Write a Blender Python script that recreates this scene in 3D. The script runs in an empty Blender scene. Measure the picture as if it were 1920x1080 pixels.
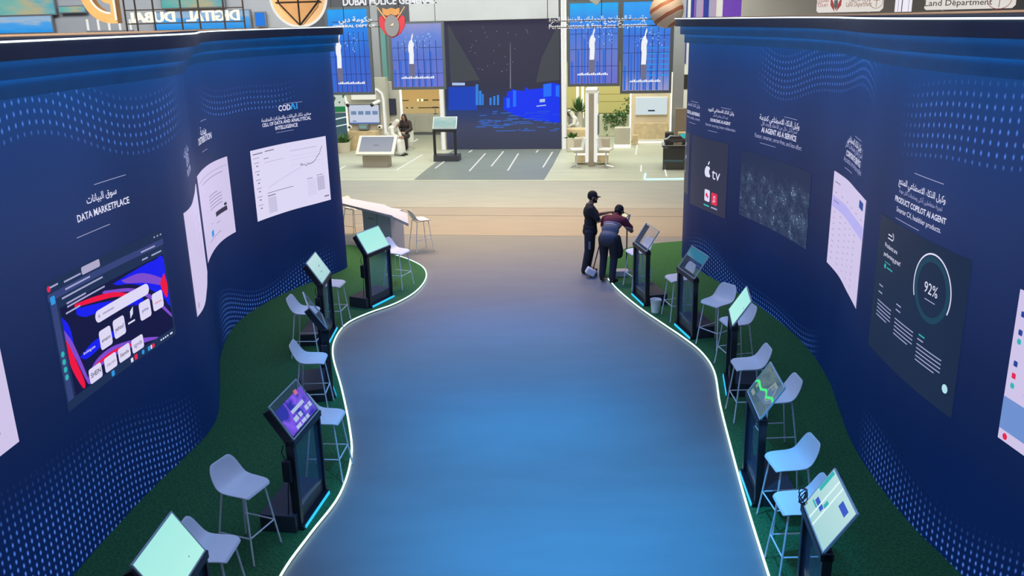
import bpy, bmesh, math, random
from mathutils import Vector, Matrix, Euler
from mathutils.geometry import tessellate_polygon
random.seed(7)
S = bpy.context.scene
COL = S.collection
PI = math.pi

# ------------------------------------------------------------------ camera
FPX, PITCH, ROLL, CAMZ = 1650.0, math.radians(17.06), math.radians(-1.385), 5.2
cd = bpy.data.cameras.new('camera'); cam = bpy.data.objects.new('camera', cd); COL.objects.link(cam)
cd.sensor_fit = 'HORIZONTAL'; cd.sensor_width = 36.0; cd.lens = FPX / 1920 * 36.0
cd.clip_end = 300
_c, _s = math.cos(ROLL), math.sin(ROLL); _ct, _st = math.cos(PITCH), math.sin(PITCH)
_r = Vector((_c, _s*_st, _s*_ct)); _u = Vector((-_s, _c*_st, _c*_ct)); _b = Vector((0, -_ct, _st))
cam.matrix_world = Matrix(((_r.x,_u.x,_b.x,0),(_r.y,_u.y,_b.y,0),(_r.z,_u.z,_b.z,CAMZ),(0,0,0,1)))
S.camera = cam

# ------------------------------------------------------------------ exposure, world, lamps
S.view_settings.view_transform = 'Standard'
S.view_settings.look = 'None'
S.view_settings.exposure = 0.0
S.view_settings.gamma = 1.0
S.view_settings.use_curve_mapping = False
W = bpy.data.worlds.new('hall_ambient'); S.world = W; W.use_nodes = True
W.node_tree.nodes['Background'].inputs[0].default_value = (0.30, 0.38, 0.60, 1)
W.node_tree.nodes['Background'].inputs[1].default_value = 0.16

def area(name, loc, size, col, power, target=None, spread=None):
    l = bpy.data.lights.new(name, 'AREA'); l.shape = 'RECTANGLE'; l.size, l.size_y = size
    l.color = col; l.energy = power
    if spread: l.spread = math.radians(spread)
    o = bpy.data.objects.new(name, l); COL.objects.link(o); o.location = loc
    if target is not None:
        d = Vector(target) - Vector(loc); o.rotation_euler = d.to_track_quat('-Z', 'Y').to_euler()
    return o
def spot(name, loc, target, col, power, angle, blend=0.8, rad=0.15):
    l = bpy.data.lights.new(name, 'SPOT'); l.color = col; l.energy = power
    l.spot_size = math.radians(angle); l.spot_blend = blend; l.shadow_soft_size = rad
    o = bpy.data.objects.new(name, l); COL.objects.link(o); o.location = loc
    d = Vector(target) - Vector(loc); o.rotation_euler = d.to_track_quat('-Z', 'Y').to_euler()
    return o
area('walkway_light', (0, 11.5, 9.5), (6, 15), (0.34, 0.50, 1.0), 390, spread=130)
spot('blue_spot_near', (0.3, 6.0, 9.0), (0.45, 8.6, 0), (0.0, 0.40, 1.0), 6500, 40, 1.0)
spot('blue_spot_middle', (0.0, 10.0, 9.0), (-0.1, 12.6, 0), (0.0, 0.37, 1.0), 4800, 44, 1.0)
spot('blue_spot_far', (0.0, 14.0, 9.0), (-0.2, 16.6, 0), (0.02, 0.22, 1.0), 2200, 46, 1.0)
spot('blue_spot_front', (0.6, 4.0, 9.0), (0.9, 6.6, 0), (0.0, 0.36, 1.0), 2400, 34, 1.0)
area('aisle_light', (-0.5, 22.0, 9.5), (10, 2.0), (1.0, 0.70, 0.40), 680, spread=95)
area('aisle_light_far', (-2.0, 27.0, 9.5), (16, 2.5), (0.90, 0.95, 0.88), 400, spread=90)
area('added_roof_fill_left', (-9.0, 11.0, 9.5), (6, 3), (1.0, 0.80, 0.60), 420, target=(-8, 17.5, 5.2), spread=80)  # added unseen light, brightens the left roof and the bronze emblem
area('added_roof_fill_right', (10.0, 11.0, 9.5), (6, 3), (1.0, 0.80, 0.62), 320, target=(9, 18.0, 5.2), spread=80)  # added unseen light, warms the roof of the right block
area('stand_light', (1.0, 35.0, 8.5), (16, 8), (0.98, 1.0, 0.80), 1200, spread=130)
area('back_stand_light', (-8.0, 28.0, 11.0), (30, 3), (0.9, 0.95, 1.0), 1500, target=(-9, 36, 5.5), spread=120)

# ------------------------------------------------------------------ pixel <-> hall helpers (hall is turned 8 degrees)
HA = math.radians(8.0); HR = Vector((math.cos(HA), -math.sin(HA), 0)); HD = Vector((math.sin(HA), math.cos(HA), 0))
def ray(x, y):
    u = (x-960)/FPX; v = -(y-540)/FPX
    u, v = _c*u - _s*v, _s*u + _c*v
    return Vector((u, _ct + v*_st, -_st + v*_ct))
def P(x, y, w):            # photo pixel -> (u, z) on the hall plane at depth w
    r = ray(x, y); t = w / r.dot(HD); p = r*t
    return p.dot(HR), p.z + CAMZ
def G(x, y, z=0.0):        # photo pixel -> world x, y at height z
    r = ray(x, y); t = (z-CAMZ)/r.z
    return (r.x*t, r.y*t)
def hw(u, w, z=0.0):
    p = HR*u + HD*w; return Vector((p.x, p.y, z))

# ------------------------------------------------------------------ materials
MATS = {}
def _nt(name):
    m = bpy.data.materials.new(name); m.use_nodes = True
    return m, m.node_tree, m.node_tree.nodes['Principled BSDF']
def pbr(name, col, rough=0.5, metal=0.0, noise=0.0, scale=20.0, bump=0.0, coat=0.0, alpha=1.0):
    if name in MATS: return MATS[name]
    m, nt, b = _nt(name)
    b.inputs['Base Color'].default_value = (*col, 1); b.inputs['Roughness'].default_value = rough
    b.inputs['Metallic'].default_value = metal; b.inputs['Coat Weight'].default_value = coat
    b.inputs['Alpha'].default_value = alpha
    if noise or bump:
        tc = nt.nodes.new('ShaderNodeTexCoord'); n = nt.nodes.new('ShaderNodeTexNoise')
        n.inputs['Scale'].default_value = scale; n.inputs['Detail'].default_value = 4
        nt.links.new(tc.outputs['Object'], n.inputs['Vector'])
        if noise:
            r = nt.nodes.new('ShaderNodeValToRGB')
            r.color_ramp.elements[0].position = 0.3; r.color_ramp.elements[1].position = 0.7
            r.color_ramp.elements[0].color = (*[c*(1-noise) for c in col], 1)
            r.color_ramp.elements[1].color = (*[min(1, c*(1+noise)) for c in col], 1)
            nt.links.new(n.outputs['Fac'], r.inputs['Fac']); nt.links.new(r.outputs['Color'], b.inputs['Base Color'])
        if bump:
            bp = nt.nodes.new('ShaderNodeBump'); bp.inputs['Strength'].default_value = bump
            nt.links.new(n.outputs['Fac'], bp.inputs['Height']); nt.links.new(bp.outputs['Normal'], b.inputs['Normal'])
    MATS[name] = m; return m
def emis(name, col, strength=1.0, rough=0.4):
    if name in MATS: return MATS[name]
    m, nt, b = _nt(name)
    b.inputs['Base Color'].default_value = (0.006, 0.006, 0.008, 1); b.inputs['Roughness'].default_value = rough
    b.inputs['Specular IOR Level'].default_value = 0.12
    b.inputs['Emission Color'].default_value = (*col, 1); b.inputs['Emission Strength'].default_value = strength
    MATS[name] = m; return m
def glass(name, tint, clear=0.8, rough=0.05, emit=None, coat=1.0, emit2=None):
    if name in MATS: return MATS[name]
    m = bpy.data.materials.new(name); m.use_nodes = True; nt = m.node_tree; nt.nodes.clear()
    o = nt.nodes.new('ShaderNodeOutputMaterial'); mx = nt.nodes.new('ShaderNodeMixShader')
    t = nt.nodes.new('ShaderNodeBsdfTransparent'); g = nt.nodes.new('ShaderNodeBsdfPrincipled')
    t.inputs[0].default_value = (*[min(1, 0.84+0.16*c) for c in tint], 1)
    g.inputs['Base Color'].default_value = (*tint, 1); g.inputs['Roughness'].default_value = rough
    g.inputs['Coat Weight'].default_value = coat; g.inputs['Coat Roughness'].default_value = 0.03
    if emit:
        g.inputs['Emission Color'].default_value = (*emit, 1); g.inputs['Emission Strength'].default_value = 1.0
    if emit2:               # a two-coloured moving picture on the clear screen
        tc = nt.nodes.new('ShaderNodeTexCoord'); nz = nt.nodes.new('ShaderNodeTexNoise'); nz.inputs['Scale'].default_value = 4.0; nz.inputs['Distortion'].default_value = 1.5
        rp = nt.nodes.new('ShaderNodeValToRGB'); rp.color_ramp.elements[0].position = 0.38; rp.color_ramp.elements[1].position = 0.64
        rp.color_ramp.elements[0].color = (*emit, 1); rp.color_ramp.elements[1].color = (*emit2, 1)
        nt.links.new(tc.outputs['Object'], nz.inputs['Vector']); nt.links.new(nz.outputs['Fac'], rp.inputs[0]); nt.links.new(rp.outputs[0], g.inputs['Emission Color'])
    mx.inputs[0].default_value = 1-clear
    nt.links.new(t.outputs[0], mx.inputs[1]); nt.links.new(g.outputs[0], mx.inputs[2]); nt.links.new(mx.outputs[0], o.inputs[0])
    MATS[name] = m; return m
class NX:                  # tiny expression builder for math nodes
    def __init__(s, nt): s.nt = nt
    def m(s, op, *a):
        n = s.nt.nodes.new('ShaderNodeMath'); n.operation = op
        for i, v in enumerate(a):
            if isinstance(v, (int, float)): n.inputs[i].default_value = v
            else: s.nt.links.new(v, n.inputs[i])
        return n.outputs[0]
    def add(s, a, b): return s.m('ADD', a, b)
    def sub(s, a, b): return s.m('SUBTRACT', a, b)
    def mul(s, a, b): return s.m('MULTIPLY', a, b)
    def sin(s, a): return s.m('SINE', a)
    def step(s, x, lo, hi):
        n = s.nt.nodes.new('ShaderNodeMapRange'); n.interpolation_type = 'SMOOTHSTEP'
        s.nt.links.new(x, n.inputs[0]); n.inputs[1].default_value = lo; n.inputs[2].default_value = hi
        return n.outputs[0]
def led_wall_material(name, phase, top, low):
    m, nt, b = _nt(name); x = NX(nt)
    b.inputs['Base Color'].default_value = (0.006, 0.006, 0.008, 1); b.inputs['Roughness'].default_value = 0.5; b.inputs['Specular IOR Level'].default_value = 0.12
    uv = nt.nodes.new('ShaderNodeUVMap'); uv.uv_map = 'UVMap'
    sp = nt.nodes.new('ShaderNodeSeparateXYZ'); nt.links.new(uv.outputs[0], sp.inputs[0])
    s, z = sp.outputs[0], sp.outputs[1]
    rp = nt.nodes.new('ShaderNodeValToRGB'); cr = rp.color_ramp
    stops = [(0.0,(0.0015,0.010,0.065)),(0.22,(0.002,0.012,0.075)),(0.45,(0.007,0.017,0.078)),(0.72,(0.016,0.032,0.120)),(0.90,(0.014,0.042,0.165)),(1.0,(0.010,0.055,0.22))]  # bluer upper stops paint the cornice strips' glow into the wall picture
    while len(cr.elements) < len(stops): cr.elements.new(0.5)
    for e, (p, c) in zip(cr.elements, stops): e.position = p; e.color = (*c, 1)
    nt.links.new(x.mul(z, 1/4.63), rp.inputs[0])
    nz = nt.nodes.new('ShaderNodeTexNoise'); nz.inputs['Scale'].default_value = 0.45; nz.inputs['Detail'].default_value = 1
    nt.links.new(uv.outputs[0], nz.inputs['Vector'])
    # dotted waves in a few places along the wall
    def dots(wave, sx, sz, windows):
        zz = x.add(z, wave)
        cx = x.sub(x.m('FRACT', x.mul(s, 1/sx)), 0.5); cz = x.sub(x.m('FRACT', x.mul(zz, 1/sz)), 0.5)
        d = x.m('SQRT', x.add(x.m('POWER', x.mul(cx, sx), 2.0), x.m('POWER', x.mul(cz, sz*0.6), 2.0)))
        mask = None
        for s0, s1, z0, z1, fl, fh in windows:
            m_ = x.mul(x.mul(x.step(s, s0, s0+0.9), x.sub(1.0, x.step(s, s1-0.9, s1))), x.mul(x.step(zz, z0, z0+fl), x.sub(1.0, x.step(zz, z1-fh, z1))))
            mask = m_ if mask is None else x.m('MAXIMUM', mask, m_)
        r = x.sub(1.0, x.m('SMOOTH_MIN', x.mul(d, 56.0), 1.0, 0.2))
        return x.m('MAXIMUM', x.mul(r, mask), 0.0)
    w1 = x.add(x.mul(x.sin(x.add(x.mul(s, 1.05), phase)), 0.20), x.mul(x.sin(x.mul(s, 2.3)), 0.07))
    w2 = x.add(x.mul(x.sin(x.add(x.mul(s, 0.95), phase+1.2)), 0.25), x.mul(x.sin(x.mul(s, 2.1)), 0.08))
    d1 = dots(w1, 0.105, 0.10, top)
    d2 = dots(w2, 0.085, 0.085, low)
    dd = x.m('MAXIMUM', d1, d2)
    mix = nt.nodes.new('ShaderNodeMix'); mix.data_type = 'RGBA'
    nt.links.new(x.mul(dd, 1.0), mix.inputs[0]); nt.links.new(rp.outputs[0], mix.inputs[6]); mix.inputs[7].default_value = (0.10, 0.27, 0.95, 1)
    nt.links.new(mix.outputs[2], b.inputs['Emission Color'])
    st = x.add(0.72, x.mul(nz.outputs['Fac'], 0.6)); nt.links.new(st, b.inputs['Emission Strength'])
    return m
def screen_city(name):              # night city seen from the air
    m, nt, b = _nt(name); x = NX(nt)
    b.inputs['Base Color'].default_value = (0.006, 0.006, 0.008, 1); b.inputs['Specular IOR Level'].default_value = 0.12
    uv = nt.nodes.new('ShaderNodeUVMap'); uv.uv_map = 'UVMap'
    sp = nt.nodes.new('ShaderNodeSeparateXYZ'); nt.links.new(uv.outputs[0], sp.inputs[0])
    vo = nt.nodes.new('ShaderNodeTexVoronoi'); vo.inputs['Scale'].default_value = 22; vo.feature = 'F1'
    v2 = nt.nodes.new('ShaderNodeTexVoronoi'); v2.inputs['Scale'].default_value = 9; v2.feature = 'DISTANCE_TO_EDGE'
    nz = nt.nodes.new('ShaderNodeTexNoise'); nz.inputs['Scale'].default_value = 5
    for n in (vo, v2, nz): nt.links.new(uv.outputs[0], n.inputs['Vector'])
    lights = x.mul(x.sub(1.0, x.step(vo.outputs['Distance'], 0.0, 0.36)), x.step(nz.outputs['Fac'], 0.46, 0.66))
    block = x.mul(x.step(x.m('FRACT', x.mul(v2.outputs['Distance'], 9.0)), 0.3, 0.9), x.mul(x.step(nz.outputs['Fac'], 0.35, 0.75), 0.45))
    road = x.m('MAXIMUM', block, x.mul(x.sub(1.0, x.step(v2.outputs['Distance'], 0.0, 0.04)), 0.25))
    low = x.sub(1.0, x.step(sp.outputs[1], 0.62, 0.85))
    f = x.mul(x.add(lights, road), low)
    rp = nt.nodes.new('ShaderNodeValToRGB'); cr = rp.color_ramp
    st = [(0,(0.015,0.028,0.085)),(0.2,(0.04,0.065,0.13)),(0.5,(0.16,0.28,0.42)),(0.9,(0.50,0.62,0.85))]
    while len(cr.elements) < len(st): cr.elements.new(0.5)
    for e, (p, c) in zip(cr.elements, st): e.position = p; e.color = (*c, 1)
    nt.links.new(f, rp.inputs[0]); nt.links.new(rp.outputs[0], b.inputs['Emission Color']); b.inputs['Emission Strength'].default_value = 1.0
    return m
def vgrad(name, stops, strength=1.0, axis=1, noise=0.0):   # a displayed picture that fades from bottom to top of the panel
    if name in MATS: return MATS[name]
    m, nt, b = _nt(name)
    b.inputs['Base Color'].default_value = (0.006, 0.006, 0.008, 1); b.inputs['Specular IOR Level'].default_value = 0.12
    uv = nt.nodes.new('ShaderNodeUVMap'); uv.uv_map = 'UVMap'
    sp = nt.nodes.new('ShaderNodeSeparateXYZ'); nt.links.new(uv.outputs[0], sp.inputs[0])
    v = sp.outputs[axis]
    if noise:
        nz = nt.nodes.new('ShaderNodeTexNoise'); nz.inputs['Scale'].default_value = 3.0; nt.links.new(uv.outputs[0], nz.inputs['Vector'])
        x = NX(nt); v = x.add(v, x.mul(x.sub(nz.outputs['Fac'], 0.5), noise))
    rp = nt.nodes.new('ShaderNodeValToRGB'); cr = rp.color_ramp
    while len(cr.elements) < len(stops): cr.elements.new(0.5)
    for e, (p, c) in zip(cr.elements, stops): e.position = p; e.color = (*c, 1)
    nt.links.new(v, rp.inputs[0]); nt.links.new(rp.outputs[0], b.inputs['Emission Color']); b.inputs['Emission Strength'].default_value = strength
    MATS[name] = m; return m

# ------------------------------------------------------------------ mesh builder
class MB:
    def __init__(s): s.v = []; s.f = []; s.uv = None
    def quad(s, a, b, c, d):
        n = len(s.v); s.v += [tuple(a), tuple(b), tuple(c), tuple(d)]; s.f.append((n, n+1, n+2, n+3)); return s
    def box(s, c, d, rot=None):
        n = len(s.v); R = Euler(rot).to_matrix() if rot else None
        for x, y, z in ((-1,-1,-1),(1,-1,-1),(1,1,-1),(-1,1,-1),(-1,-1,1),(1,-1,1),(1,1,1),(-1,1,1)):
            p = Vector((x*d[0]/2, y*d[1]/2, z*d[2]/2))
            if R: p = R @ p
            s.v.append(tuple(p + Vector(c)))
        s.f += [tuple(n+i for i in q) for q in ((0,3,2,1),(4,5,6,7),(0,1,5,4),(1,2,6,5),(2,3,7,6),(3,0,4,7))]
        return s
    def bb(s, x0, x1, y0, y1, z0, z1): return s.box(((x0+x1)/2,(y0+y1)/2,(z0+z1)/2), (x1-x0, y1-y0, z1-z0))
    def cyl(s, p, q, r, r2=None, n=12, cap=True):
        r2 = r if r2 is None else r2; p, q = Vector(p), Vector(q); d = (q-p).normalized()
        a = d.orthogonal().normalized(); b = d.cross(a); k = len(s.v)
        for i in range(n):
            t = 2*PI*i/n; e = a*math.cos(t)+b*math.sin(t); s.v.append(tuple(p+e*r)); s.v.append(tuple(q+e*r2))
        for i in range(n):
            j = (i+1) % n; s.f.append((k+2*i, k+2*j, k+2*j+1, k+2*i+1))
        if cap: s.f.append(tuple(k+2*i for i in reversed(range(n)))); s.f.append(tuple(k+2*i+1 for i in range(n)))
        return s
    def tube(s, pts, r, n=8, closed=False):
        pts = [Vector(p) for p in pts]; N = len(pts); k = len(s.v); up = None
        for i, p in enumerate(pts):
            a = pts[i-1] if (i or closed) else pts[0]; b = pts[(i+1) % N] if (i < N-1 or closed) else pts[-1]
            d = (b-a).normalized()
            if up is None: up = d.orthogonal().normalized()
            up = (up - d*up.dot(d)).normalized(); e = d.cross(up)
            for j in range(n):
                t = 2*PI*j/n; s.v.append(tuple(p + (up*math.cos(t)+e*math.sin(t))*r))
        for i in range(N if closed else N-1):
            i2 = (i+1) % N
            for j in range(n):
                j2 = (j+1) % n; s.f.append((k+i*n+j, k+i*n+j2, k+i2*n+j2, k+i2*n+j))
        if not closed: s.f.append(tuple(k+j for j in reversed(range(n)))); s.f.append(tuple(k+(N-1)*n+j for j in range(n)))
        return s
    def ell(s, c, r, nu=14, nv=8, rot=None):
        R = Euler(rot).to_matrix() if rot else Matrix.Identity(3); c = Vector(c); k = len(s.v)
        for i in range(1, nv):
            ph = PI*i/nv
            for j in range(nu):
                t = 2*PI*j/nu
                s.v.append(tuple(c + R @ Vector((r[0]*math.sin(ph)*math.cos(t), r[1]*math.sin(ph)*math.sin(t), r[2]*math.cos(ph)))))
        top = len(s.v); s.v.append(tuple(c + R @ Vector((0,0,r[2])))); s.v.append(tuple(c + R @ Vector((0,0,-r[2]))))
        for i in range(nv-2):
            for j in range(nu):
                j2 = (j+1) % nu; s.f.append((k+i*nu+j, k+(i+1)*nu+j, k+(i+1)*nu+j2, k+i*nu+j2))
        for j in range(nu):
            j2 = (j+1) % nu; s.f.append((top, k+j, k+j2)); s.f.append((top+1, k+(nv-2)*nu+j2, k+(nv-2)*nu+j))
        return s
    def capsule(s, p, r, q, r2, n=12, h=4):
        p, q = Vector(p), Vector(q); d = (q-p); L = d.length
        d = d/L if L > 1e-6 else Vector((0,0,1)); a = d.orthogonal().normalized(); b = d.cross(a); k = len(s.v); rows = []
        for i in range(1, h+1): t = -PI/2 + PI/2*i/h; rows.append((p + d*r*math.sin(t), r*math.cos(t)))
        for i in range(0, h): t = PI/2*i/h; rows.append((q + d*r2*math.sin(t), r2*math.cos(t)))
        for c, rr in rows:
            for j in range(n): t = 2*PI*j/n; s.v.append(tuple(c + (a*math.cos(t)+b*math.sin(t))*rr))
        e = len(s.v); s.v.append(tuple(p-d*r)); s.v.append(tuple(q+d*r2)); m = len(rows)
        for i in range(m-1):
            for j in range(n): j2 = (j+1) % n; s.f.append((k+i*n+j, k+i*n+j2, k+(i+1)*n+j2, k+(i+1)*n+j))
        for j in range(n):
            j2 = (j+1) % n; s.f.append((e, k+j2, k+j)); s.f.append((e+1, k+(m-1)*n+j, k+(m-1)*n+j2))
        return s
    def prism(s, pts, z0, z1):
        n = len(pts); k = len(s.v)
        s.v += [(p[0], p[1], z0) for p in pts] + [(p[0], p[1], z1) for p in pts]
        s.f.append(tuple(k+i for i in reversed(range(n)))); s.f.append(tuple(k+n+i for i in range(n)))
        for i in range(n): j = (i+1) % n; s.f.append((k+i, k+j, k+n+j, k+n+i))
        return s
    def vprism(s, pts, y0, y1):          # outline in x,z pushed through y
        n = len(pts); k = len(s.v)
        s.v += [(p[0], y0, p[1]) for p in pts] + [(p[0], y1, p[1]) for p in pts]
        s.f.append(tuple(k+i for i in range(n))); s.f.append(tuple(k+n+i for i in reversed(range(n))))
        for i in range(n): j = (i+1) % n; s.f.append((k+j, k+i, k+n+i, k+n+j))
        return s
    def lathe(s, prof, n=20, c=(0,0,0)):
        k = len(s.v); m = len(prof)
        for r, z in prof:
            for j in range(n): t = 2*PI*j/n; s.v.append((c[0]+r*math.cos(t), c[1]+r*math.sin(t), c[2]+z))
        for i in range(m-1):
            for j in range(n): j2 = (j+1) % n; s.f.append((k+i*n+j, k+i*n+j2, k+(i+1)*n+j2, k+(i+1)*n+j))
        s.f.append(tuple(k+j for j in reversed(range(n)))); s.f.append(tuple(k+(m-1)*n+j for j in range(n)))
        return s
    def build(s, name, mat, parent=None, bevel=0, smooth=True, loc=None, rotz=0, uv=None):
        me = bpy.data.meshes.new(name); me.from_pydata(s.v, [], s.f); me.validate()
        if uv or s.uv:
            l = me.uv_layers.new(name='UVMap'); src = s.uv
            for lp in me.loops: l.data[lp.index].uv = src[lp.vertex_index] if src else uv(me.vertices[lp.vertex_index].co)
        me.materials.append(mat)
        if smooth:
            me.polygons.foreach_set('use_smooth', [True]*len(me.polygons)); me.set_sharp_from_angle(angle=math.radians(38))
        me.update()
        o = bpy.data.objects.new(name, me); COL.objects.link(o)
        if parent is not None: o.parent = parent
        if loc is not None: o.location = loc
        if rotz: o.rotation_euler = (0, 0, rotz)
        if bevel:
            b = o.modifiers.new('bevel', 'BEVEL'); b.width = bevel; b.segments = 2; b.limit_method = 'ANGLE'; b.angle_limit = math.radians(40)
        return o
def tag(o, label=None, cat=None, group=None, kind=None):
    if label: o['label'] = label
    if cat: o['category'] = cat
    if group: o['group'] = group
    if kind: o['kind'] = kind
    return o
def thing(name, label, cat, loc=(0,0,0), rotz=0.0, group=None):
    o = bpy.data.objects.new(name, None); COL.objects.link(o); o.empty_display_size = 0.1
    o.location = loc; o.rotation_euler = (0, 0, rotz); return tag(o, label, cat, group)
def hthing(name, label, cat, u, w, z=0.0, rz=0.0, group=None): return thing(name, label, cat, hw(u, w, z), rz-HA, group)
def copy_tree(o, parent=None):
    c = o.copy(); COL.objects.link(c)
    if parent is not None: c.parent = parent
    for ch in list(o.children): copy_tree(ch, c)
    return c
# ------------------------------------------------------------------ lettering
AR = {}
for ch, code, t in (('ا',0xFE8D,'R'),('ب',0xFE8F,'D'),('ة',0xFE93,'R'),('ت',0xFE95,'D'),('ث',0xFE99,'D'),('ج',0xFE9D,'D'),('ح',0xFEA1,'D'),('خ',0xFEA5,'D'),('د',0xFEA9,'R'),('ذ',0xFEAB,'R'),('ر',0xFEAD,'R'),('ز',0xFEAF,'R'),('س',0xFEB1,'D'),('ش',0xFEB5,'D'),('ص',0xFEB9,'D'),('ض',0xFEBD,'D'),('ط',0xFEC1,'D'),('ظ',0xFEC5,'D'),('ع',0xFEC9,'D'),('غ',0xFECD,'D'),('ف',0xFED1,'D'),('ق',0xFED5,'D'),('ك',0xFED9,'D'),('ل',0xFEDD,'D'),('م',0xFEE1,'D'),('ن',0xFEE5,'D'),('ه',0xFEE9,'D'),('و',0xFEED,'R'),('ى',0xFEEF,'R'),('ي',0xFEF1,'D'),('ء',0xFE80,'N'),('أ',0xFE83,'R'),('إ',0xFE87,'R')):
    AR[ch] = (code, t)
def arabic(txt):                      # joins the letters and puts them in reading order
    out = []; i = 0; prev = False
    while i < len(txt):
        c = txt[i]
        if c == 'ل' and i+1 < len(txt) and txt[i+1] in 'اأ':
            base = 0xFEFB if txt[i+1] == 'ا' else 0xFEF7
            out.append(chr(base + (1 if prev else 0))); prev = False; i += 2; continue
        if c not in AR: out.append(c); prev = False; i += 1; continue
        code, t = AR[c]; nxt = i+1 < len(txt) and txt[i+1] in AR and AR[txt[i+1]][1] != 'N'
        if t == 'N': out.append(chr(code)); prev = False
        elif t == 'R': out.append(chr(code + (1 if prev else 0))); prev = False
        else:
            f = (3 if prev and nxt else 1 if prev else 2 if nxt else 0); out.append(chr(code+f)); prev = nxt
        i += 1
    return ''.join(reversed(out))
def letters(txt, bold=0.0, res=2):
    c = bpy.data.curves.new('lettering', 'FONT'); c.body = txt; c.resolution_u = res; c.offset = bold
    o = bpy.data.objects.new('lettering', c); COL.objects.link(o); bpy.context.view_layer.update()
    dg = bpy.context.evaluated_depsgraph_get(); me = bpy.data.meshes.new_from_object(o.evaluated_get(dg), depsgraph=dg)
    vs = [v.co.copy() for v in me.vertices]; fs = [tuple(p.vertices) for p in me.polygons]
    bpy.data.objects.remove(o); bpy.data.curves.remove(c); bpy.data.meshes.remove(me)
    x0 = min(v.x for v in vs); x1 = max(v.x for v in vs)
    for v in vs: v.x -= x0
    return vs, fs, x1-x0
def flat_text(txt, width, mat, parent, name, origin, bold=0.01, mirror=False, height=None, thick=0.0, flip=False):
    """text standing in the parent's x,z plane, reading towards +x, seen from -y; centred on origin"""
    vs, fs, w = letters(txt, bold); k = width/w; kz = height/0.73 if height else k
    m = MB(); sg = -1 if mirror else 1
    m.v = [(origin[0]+sg*(v.x*k-width/2), origin[1], origin[2]+v.y*kz) for v in vs]; m.f = fs
    if thick:
        n = len(vs); m.v += [(a, b+thick, c) for a, b, c in m.v]; E = {}
        for f in fs:
            for a, b in zip(f, f[1:]+f[:1]): E[(a, b)] = 1
        m.f = list(fs) + [tuple(i+n for i in reversed(f)) for f in fs] + [(b, a, a+n, b+n) for a, b in E if (b, a) not in E]
    return m.build(name, mat, parent, smooth=False)

# ================================================================== the setting: floors
def floor_mat(name, col, rough, planks=None, noise=0.05):
    m, nt, b = _nt(name); x = NX(nt)
    tc = nt.nodes.new('ShaderNodeTexCoord'); n = nt.nodes.new('ShaderNodeTexNoise'); n.inputs['Scale'].default_value = 0.9; n.inputs['Detail'].default_value = 6
    mp = nt.nodes.new('ShaderNodeMapping'); mp.inputs['Scale'].default_value = (1.0, 3.0, 1)
    nt.links.new(tc.outputs['Object'], mp.inputs[0]); nt.links.new(mp.outputs[0], n.inputs['Vector'])
    r = nt.nodes.new('ShaderNodeValToRGB'); r.color_ramp.elements[0].position = 0.3; r.color_ramp.elements[1].position = 0.7
    r.color_ramp.elements[0].color = (*[c*(1-noise) for c in col], 1); r.color_ramp.elements[1].color = (*[c*(1+noise) for c in col], 1)
    nt.links.new(n.outputs['Fac'], r.inputs[0]); out = r.outputs[0]
    if planks:
        sp = nt.nodes.new('ShaderNodeSeparateXYZ'); nt.links.new(tc.outputs['Object'], sp.inputs[0])
        ln = x.step(x.m('ABSOLUTE', x.sub(x.m('FRACT', x.mul(sp.outputs[1], 1/planks)), 0.5)), 0.46, 0.49)
        mx = nt.nodes.new('ShaderNodeMix'); mx.data_type = 'RGBA'; mx.blend_type = 'MULTIPLY'
        nt.links.new(x.mul(ln, 0.45), mx.inputs[0]); nt.links.new(out, mx.inputs[6]); mx.inputs[7].default_value = (0.25, 0.25, 0.25, 1); out = mx.outputs[2]
    nt.links.new(out, b.inputs['Base Color']); b.inputs['Roughness'].default_value = rough
    return m
M_floor = floor_mat('worn_vinyl_floor', (0.195, 0.20, 0.205), 0.42)
M_aisle = floor_mat('aisle_carpet_tan', (0.26, 0.235, 0.205), 0.6)
M_aisle2 = floor_mat('aisle_carpet_grey', (0.30, 0.30, 0.275), 0.7)
M_stage = floor_mat('stand_floor_beige', (0.42, 0.43, 0.35), 0.45)
M_stagel = floor_mat('stand_floor_boards', (0.42, 0.43, 0.35), 0.5, planks=0.95)
M_wedge = floor_mat('stand_floor_grey', (0.17, 0.195, 0.19), 0.4)
M_wedgel = floor_mat('stand_floor_grey_boards', (0.17, 0.195, 0.19), 0.4, planks=0.95)

def struct(o): o['kind'] = 'structure'; return o
struct(MB().bb(-16, 16, 2.0, 30.0, -0.2, 0.0).build('floor', M_floor, smooth=False))
def hall_slab(name, mat, pts, z0, z1):
    m = MB(); m.prism(pts, z0, z1); o = m.build(name, mat, smooth=False); o.rotation_euler = (0, 0, -HA); return struct(o)
hall_slab('floor_aisle_tan', M_aisle, [(-22,21.2),(20,21.2),(20,23.45),(-22,23.45)], -0.05, 0.004)
hall_slab('floor_aisle_band', M_aisle, [(-22,23.5),(20,23.5),(20,24.5),(-22,24.5)], -0.05, 0.006)
hall_slab('floor_aisle_grey', M_aisle2, [(-22,24.55),(20,24.55),(20,28.8),(-22,28.8)], -0.05, 0.004)
hall_slab('floor_stand_front', M_stagel, [(-22,28.8),(20,28.8),(20,31.8),(-22,31.8)], -0.05, 0.012)
hall_slab('floor_stand', M_stage, [(-22,31.8),(20,31.8),(20,52),(-22,52)], -0.05, 0.010)
wed = [G(776,338), G(800,318), G(835,292), G(852,281), G(1052,281), G(1036,312), G(1020,338)]
hall_slab('floor_inlay', M_wedge, [((Vector((a,b,0))).dot(HR), (Vector((a,b,0))).dot(HD)) for a, b in wed], 0.0, 0.016)

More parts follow.
